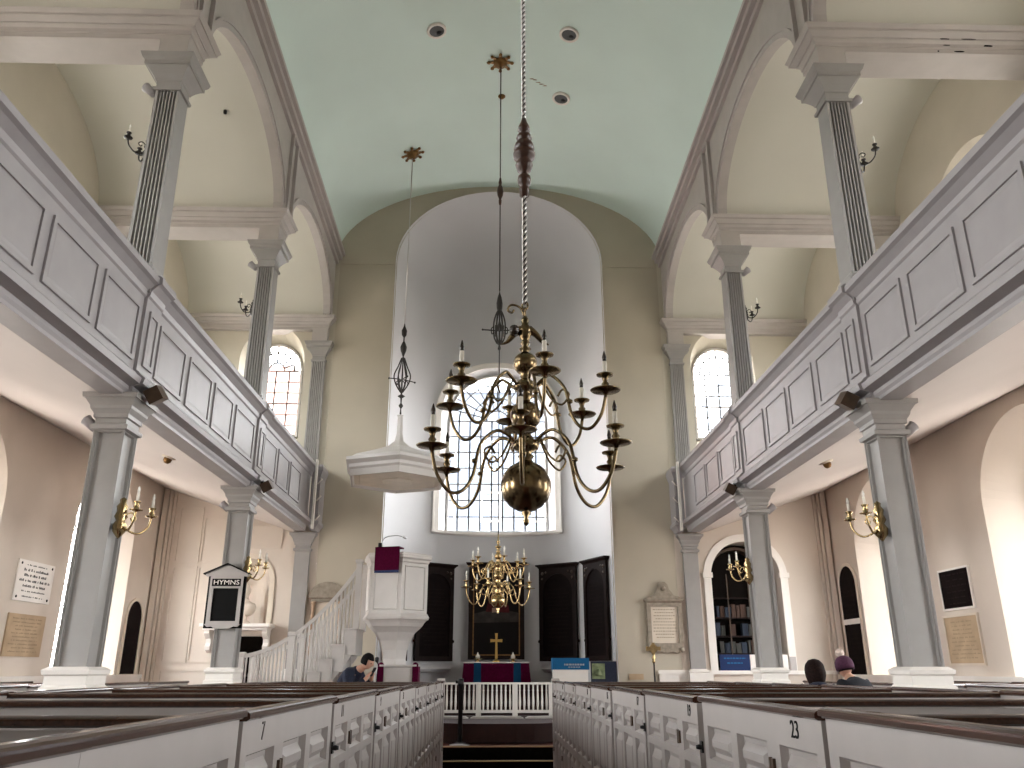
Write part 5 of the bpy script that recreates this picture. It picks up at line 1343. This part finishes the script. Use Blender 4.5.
# ------------------------------------------------------------------ people
def person(label, loc, rz, H, coat, hairm, bow=0.0, arms='down', long_hair=False, puff=1.0):
    root = thing('person', label, 'person', loc, rz)
    k = H/1.75
    V, Ed, R = [], [], []
    def add(p, r, par=None):
        V.append(tuple(c*k for c in p)); R.append(r*k)
        if par is not None: Ed.append((par, len(V)-1))
        return len(V)-1
    fb = -bow
    pel = add((0, 0, 0.95), (0.15))
    wa = add((0, 0.0+fb*0.15, 1.10), 0.135, pel)
    ch = add((0, fb*0.45, 1.28), 0.155, wa)
    nk0 = add((0, fb*0.75, 1.43), 0.085, ch)
    nk = add((0, fb*0.95, 1.485), 0.062, nk0)
    hd = add((0, fb*1.15-0.01, 1.54-0.1*bow), 0.062, nk)
    for s in (-1, 1):
        hp = add((s*0.09, 0, 0.90), 0.10, pel); kn = add((s*0.10, -0.01, 0.50), 0.06, hp); an = add((s*0.10, 0.02, 0.09), 0.042, kn); add((s*0.11, -0.14, 0.03), 0.035, an)
        sh = add((s*0.17, fb*0.62, 1.39), 0.07, ch)
        if arms == 'phone':
            el = add((s*0.24, fb*0.6-0.12, 1.15), 0.047, sh); wr = add((s*0.10, fb*0.6-0.28, 1.32), 0.032, el); pm = add((s*0.06, fb*0.6-0.32, 1.38), 0.032, wr)
        else:
            el = add((s*0.23, 0.03, 1.10), 0.047, sh); wr = add((s*0.22, -0.05, 0.85), 0.032, el); pm = add((s*0.22, -0.07, 0.77), 0.032, wr)
        b = Vector(V[pm])/k
        for j in range(5):
            if arms == 'phone':
                d = Vector((-s*(0.02+0.004*j), -0.015+0.01*(j-2), 0.045-0.006*abs(j-2))); d2 = Vector((-s*0.022, 0.004, 0.012))
                if j == 4: d = Vector((-s*0.035, 0.015, 0.01))
            else:
                d = Vector((0.0, 0.018*(j-1.5), -0.055+0.006*abs(j-1))); d2 = Vector((-s*0.012, 0, -0.025))
                if j == 4: d = Vector((0, -0.04, -0.02))
            f1 = add(b+d, 0.0095, pm); add(b+d+d2, 0.0085, f1)
    body = skin_mesh('body', V, Ed, R, 'skin', root, 2)
    # head on the neck
    hc = Vector((0, fb*1.25-0.02, 1.635-0.14*bow))*k
    rot = Matrix.Translation(hc) @ Matrix.Rotation(bow*1.1, 4, 'X')
    bm = head_bm(0.077*k, 0.118*k, 0.097*k); bm.transform(rot); obj('head', bm, 'skin', root, smooth=True)
    for s in (-1, 1):
        bm = NB(); bmesh.ops.create_uvsphere(bm, u_segments=8, v_segments=6, radius=0.011*k); bm.transform(rot @ Matrix.Translation((s*0.028*k, -0.083*k, 0.004*k))); obj('eye', bm, 'hair', root, smooth=True)
    bm = NB(); bmesh.ops.create_uvsphere(bm, u_segments=28, v_segments=20, radius=1.0)
    for v in list(bm.verts):
        x, y, z = v.co
        wob = 1+0.035*math.sin(9*x+3)*math.sin(8*z+1)*math.cos(7*y)
        low = -1.25 if long_hair else -0.35
        v.co = Vector((x*0.089*k*wob*puff, (y*0.110+0.010)*k*wob*puff, z*0.128*k*wob+0.008*k))
        if z < 0 and long_hair: v.co.z *= 1.9; v.co.x *= 1.05; v.co.y += 0.012
    cut = [f for f in bm.faces if (f.calc_center_median().y < -0.035*k and f.calc_center_median().z < 0.055*k) or (not long_hair and f.calc_center_median().z < -0.055*k)]
    bmesh.ops.delete(bm, geom=cut, context='FACES')
    bmesh.ops.solidify(bm, geom=bm.faces[:], thickness=0.012*k)
    bm.transform(rot); obj('hair', bm, hairm, root, smooth=True)
    # coat and trousers as garments over the body
    cv, ce, cr = [], [], []
    idx = {}
    keep = [pel, wa, ch, nk0]
    def addc(i, r, par=None):
        cv.append(V[i]); cr.append(r*k); idx[i] = len(cv)-1
        if par is not None: ce.append((idx[par], idx[i]))
    addc(pel, 0.185); addc(wa, 0.165, pel); addc(ch, 0.185, wa); addc(nk0, 0.118, ch); addc(nk, 0.082, nk0)
    for q in range(2):
        base = hd+1+q*(4+4+10)
        sh, el, wr = base+4, base+5, base+6
        addc(sh, 0.112, ch); addc(el, 0.068, sh); addc(wr, 0.050, el)
    skin_mesh('coat', cv, ce, cr, coat, root, 2)
    tv, te, tr = [V[pel]], [], [0.17*k]
    for q in range(2):
        base = hd+1+q*18
        for j, r in ((0, 0.115), (1, 0.078), (2, 0.060)):
            tv.append(V[base+j]); tr.append(r*k); te.append((0 if j == 0 else len(tv)-2, len(tv)-1))
    skin_mesh('trousers', tv, te, tr, 'black_cloth', root, 2)
    for q in range(2):
        base = hd+1+q*18; a = Vector(V[base+2]); b = Vector(V[base+3])
        bm = NB(); tube(bm, [a+Vector((0, 0.05, -0.03)), a+Vector((0, 0, -0.03)), b, b+Vector((0, -0.06, -0.005))], [0.04, 0.05, 0.045, 0.025], 10); obj('shoe', bm, 'black_metal', root)
    return root, hc, rot, k
p, hc, rot, k = person('man in a dark jacket bowing his head over a phone below the pulpit stairs', (-2.56, 14.2, -SLOPE*14.2), math.radians(68), 1.78, 'navy_cloth', 'hair', bow=0.36, arms='phone')
p.location.z = 0.0
bm = NB(); box(bm, -0.036, 0.036, -0.006, 0.006, -0.075, 0.075); bm.transform(Matrix.Translation((0, -0.575*k, 1.43*k)) @ Matrix.Rotation(0.5, 4, 'X'))
ph = obj('mobile_phone', bm, 'black_metal'); ph.location = p.location; ph.rotation_euler = p.rotation_euler; tag(ph, 'dark phone held up by the man in the dark jacket', 'phone')
fl = -SLOPE*9.8
p, hc, rot, k = person('person with dark hair and navy coat, left of the pair in the right side aisle', (3.60, 9.75, fl), math.radians(172), 1.66, 'navy_cloth', 'brown_hair', long_hair=True, bow=0.12, puff=1.32)
p2, hc, rot, k = person('person in a plum hat with pale pompom, right of the pair in the right aisle', (4.17, 9.95, fl), math.radians(196), 1.71, 'black_cloth', 'brown_hair', long_hair=False, bow=0.20)
bm = NB(); lathe(bm, [(0.108*k, -0.03*k), (0.112*k, 0.02*k), (0.105*k, 0.07*k), (0.075*k, 0.115*k), (0.03*k, 0.135*k), (0, 0.138*k)], n=20); bm.transform(rot @ Matrix.Translation((0, 0.012*k, 0))); obj('knitted_hat', bm, 'plum_wool', p2, smooth=True)
bm = NB(); bmesh.ops.create_icosphere(bm, subdivisions=3, radius=0.05*k)
for v in bm.verts: v.co *= random.uniform(0.88, 1.12)
bm.transform(rot @ Matrix.Translation((0.02, 0.01, 0.17*k))); obj('hat_pompom', bm, 'pale_wool', p2, smooth=True)

# ------------------------------------------------------------------ buildings outside the windows
def house(name, label, x0, x1, y0, y1, h, m):
    root = thing(name, label, 'building', ((x0+x1)/2, (y0+y1)/2, -0.5))
    w, d = (x1-x0)/2, (y1-y0)/2
    bm = NB(); box(bm, -w, w, -d, d, 0, h); obj('building_wall', bm, m, root)
    bm = NB(); extr(bm, [(-w-0.2, h), (w+0.2, h), (0, h+w*0.35)], lambda a, b: (a, -d-0.2, b), lambda a, b: (a, d+0.2, b)); obj('building_roof', bm, 'far_grey', root)
    for r in range(int(h/2.6)):
        for c in range(max(2, int(2*w/2.2))):
            x = -w+2*w*(c+0.5)/max(2, int(2*w/2.2)); z = 1.0+2.6*r
            if z+1.5 > h: continue
            bm = NB(); ring_band(bm, [(x-.5, z), (x+.5, z), (x+.5, z+1.5), (x-.5, z+1.5)], [(x-.42, z+.08), (x+.42, z+.08), (x+.42, z+1.42), (x-.42, z+1.42)], lambda u, v: (u, -d-0.05, v), lambda u, v: (u, -d, v)); box(bm, x-.02, x+.02, -d-.04, -d, z, z+1.5); obj('building_window', bm, 'paper', root)
house('outside_brick_building', 'red brick building seen faintly through the left gallery window', -16.0, -9.0, 34.0, 40.0, 14.6, 'brick')
house('outside_clapboard_building', 'pale blue grey building seen faintly through the big apse window', -8.0, 3.2, 40.0, 48.0, 15.5, 'slate')
house('outside_slim_building', 'pale narrow grey building seen faintly through the right gallery window', 11.4, 13.6, 36.0, 42.0, 15.5, 'far_grey')

# ------------------------------------------------------------------ world, camera, portals
w = bpy.data.worlds.new('overcast sky'); SC.world = w; w.use_nodes = True
nt = w.node_tree; bg = nt.nodes['Background']
tc = nt.nodes.new('ShaderNodeTexCoord'); sep = nt.nodes.new('ShaderNodeSeparateXYZ'); rp = nt.nodes.new('ShaderNodeValToRGB')
mr = nt.nodes.new('ShaderNodeMapRange'); mr.inputs['From Min'].default_value = -1; mr.inputs['From Max'].default_value = 1
nt.links.new(tc.outputs['Generated'], sep.inputs[0]); nt.links.new(sep.outputs['Z'], mr.inputs['Value']); nt.links.new(mr.outputs[0], rp.inputs['Fac'])
e = rp.color_ramp.elements; e[0].position = 0.0; e[0].color = (0.34, 0.30, 0.27, 1); e[1].position = 1.0; e[1].color = (0.92, 0.96, 1.0, 1)
k1 = rp.color_ramp.elements.new(0.47); k1.color = (0.42, 0.38, 0.34, 1)
k2 = rp.color_ramp.elements.new(0.52); k2.color = (1.0, 0.985, 0.97, 1)
nt.links.new(rp.outputs['Color'], bg.inputs['Color'])
mx_ = nt.nodes.new('ShaderNodeMapRange'); mx_.inputs['From Min'].default_value = -1; mx_.inputs['From Max'].default_value = 1
mx_.inputs['To Min'].default_value = 10.0; mx_.inputs['To Max'].default_value = 8.6
nt.links.new(sep.outputs['X'], mx_.inputs['Value']); nt.links.new(mx_.outputs[0], bg.inputs['Strength'])

def portal(loc, rot, sx, sy):
    l = bpy.data.lights.new('window_portal', 'AREA'); l.shape = 'RECTANGLE'; l.size = sx; l.size_y = sy
    o = bpy.data.objects.new('window_portal', l); COL.objects.link(o); o.location = loc; o.rotation_euler = rot
    l.cycles.is_portal = True
for s in (-1, 1):
    for yc in (1.4, 5.9, 10.42, 14.8):
        r = (0, math.radians(-90), 0) if s > 0 else (0, math.radians(90), 0)
        r = (0, math.radians(90), 0) if s > 0 else (0, math.radians(-90), 0)
        portal((s*(XW+DEP+0.03), yc, 2.95), r, 3.1, 1.6); portal((s*(XW+DEP+0.03), yc, 7.35), r, 2.4, 1.65)
portal((0, GY+0.03, 6.55), (math.radians(-90), 0, 0), 2.5, 4.1)
for s in (-1, 1): portal((s*5.05, YE+0.53, 7.45), (math.radians(-90), 0, 0), 1.25, 2.3)

cam = bpy.data.cameras.new('camera'); co = bpy.data.objects.new('camera', cam); COL.objects.link(co)
cam.sensor_width = 36.0; cam.lens = 815/1024*36.0; cam.clip_end = 200
co.location = (-0.134, 0, 1.5); co.rotation_euler = (math.radians(90+19.274), 0, math.radians(-1.46))
SC.camera = co
SC.view_settings.view_transform = 'Standard'; SC.view_settings.look = 'None'; SC.view_settings.gamma = 1.0; SC.view_settings.use_curve_mapping = False
SC.view_settings.exposure = 1.6
SC.cycles.max_bounces = 10; SC.cycles.diffuse_bounces = 7; SC.cycles.glossy_bounces = 4; SC.cycles.transparent_max_bounces = 8
SC.cycles.use_denoising = True
try: SC.cycles.denoiser = 'OPENIMAGEDENOISE'
except Exception: pass
SC.cycles.sample_clamp_indirect = 6.0
SC.cycles.caustics_reflective = False; SC.cycles.caustics_refractive = False
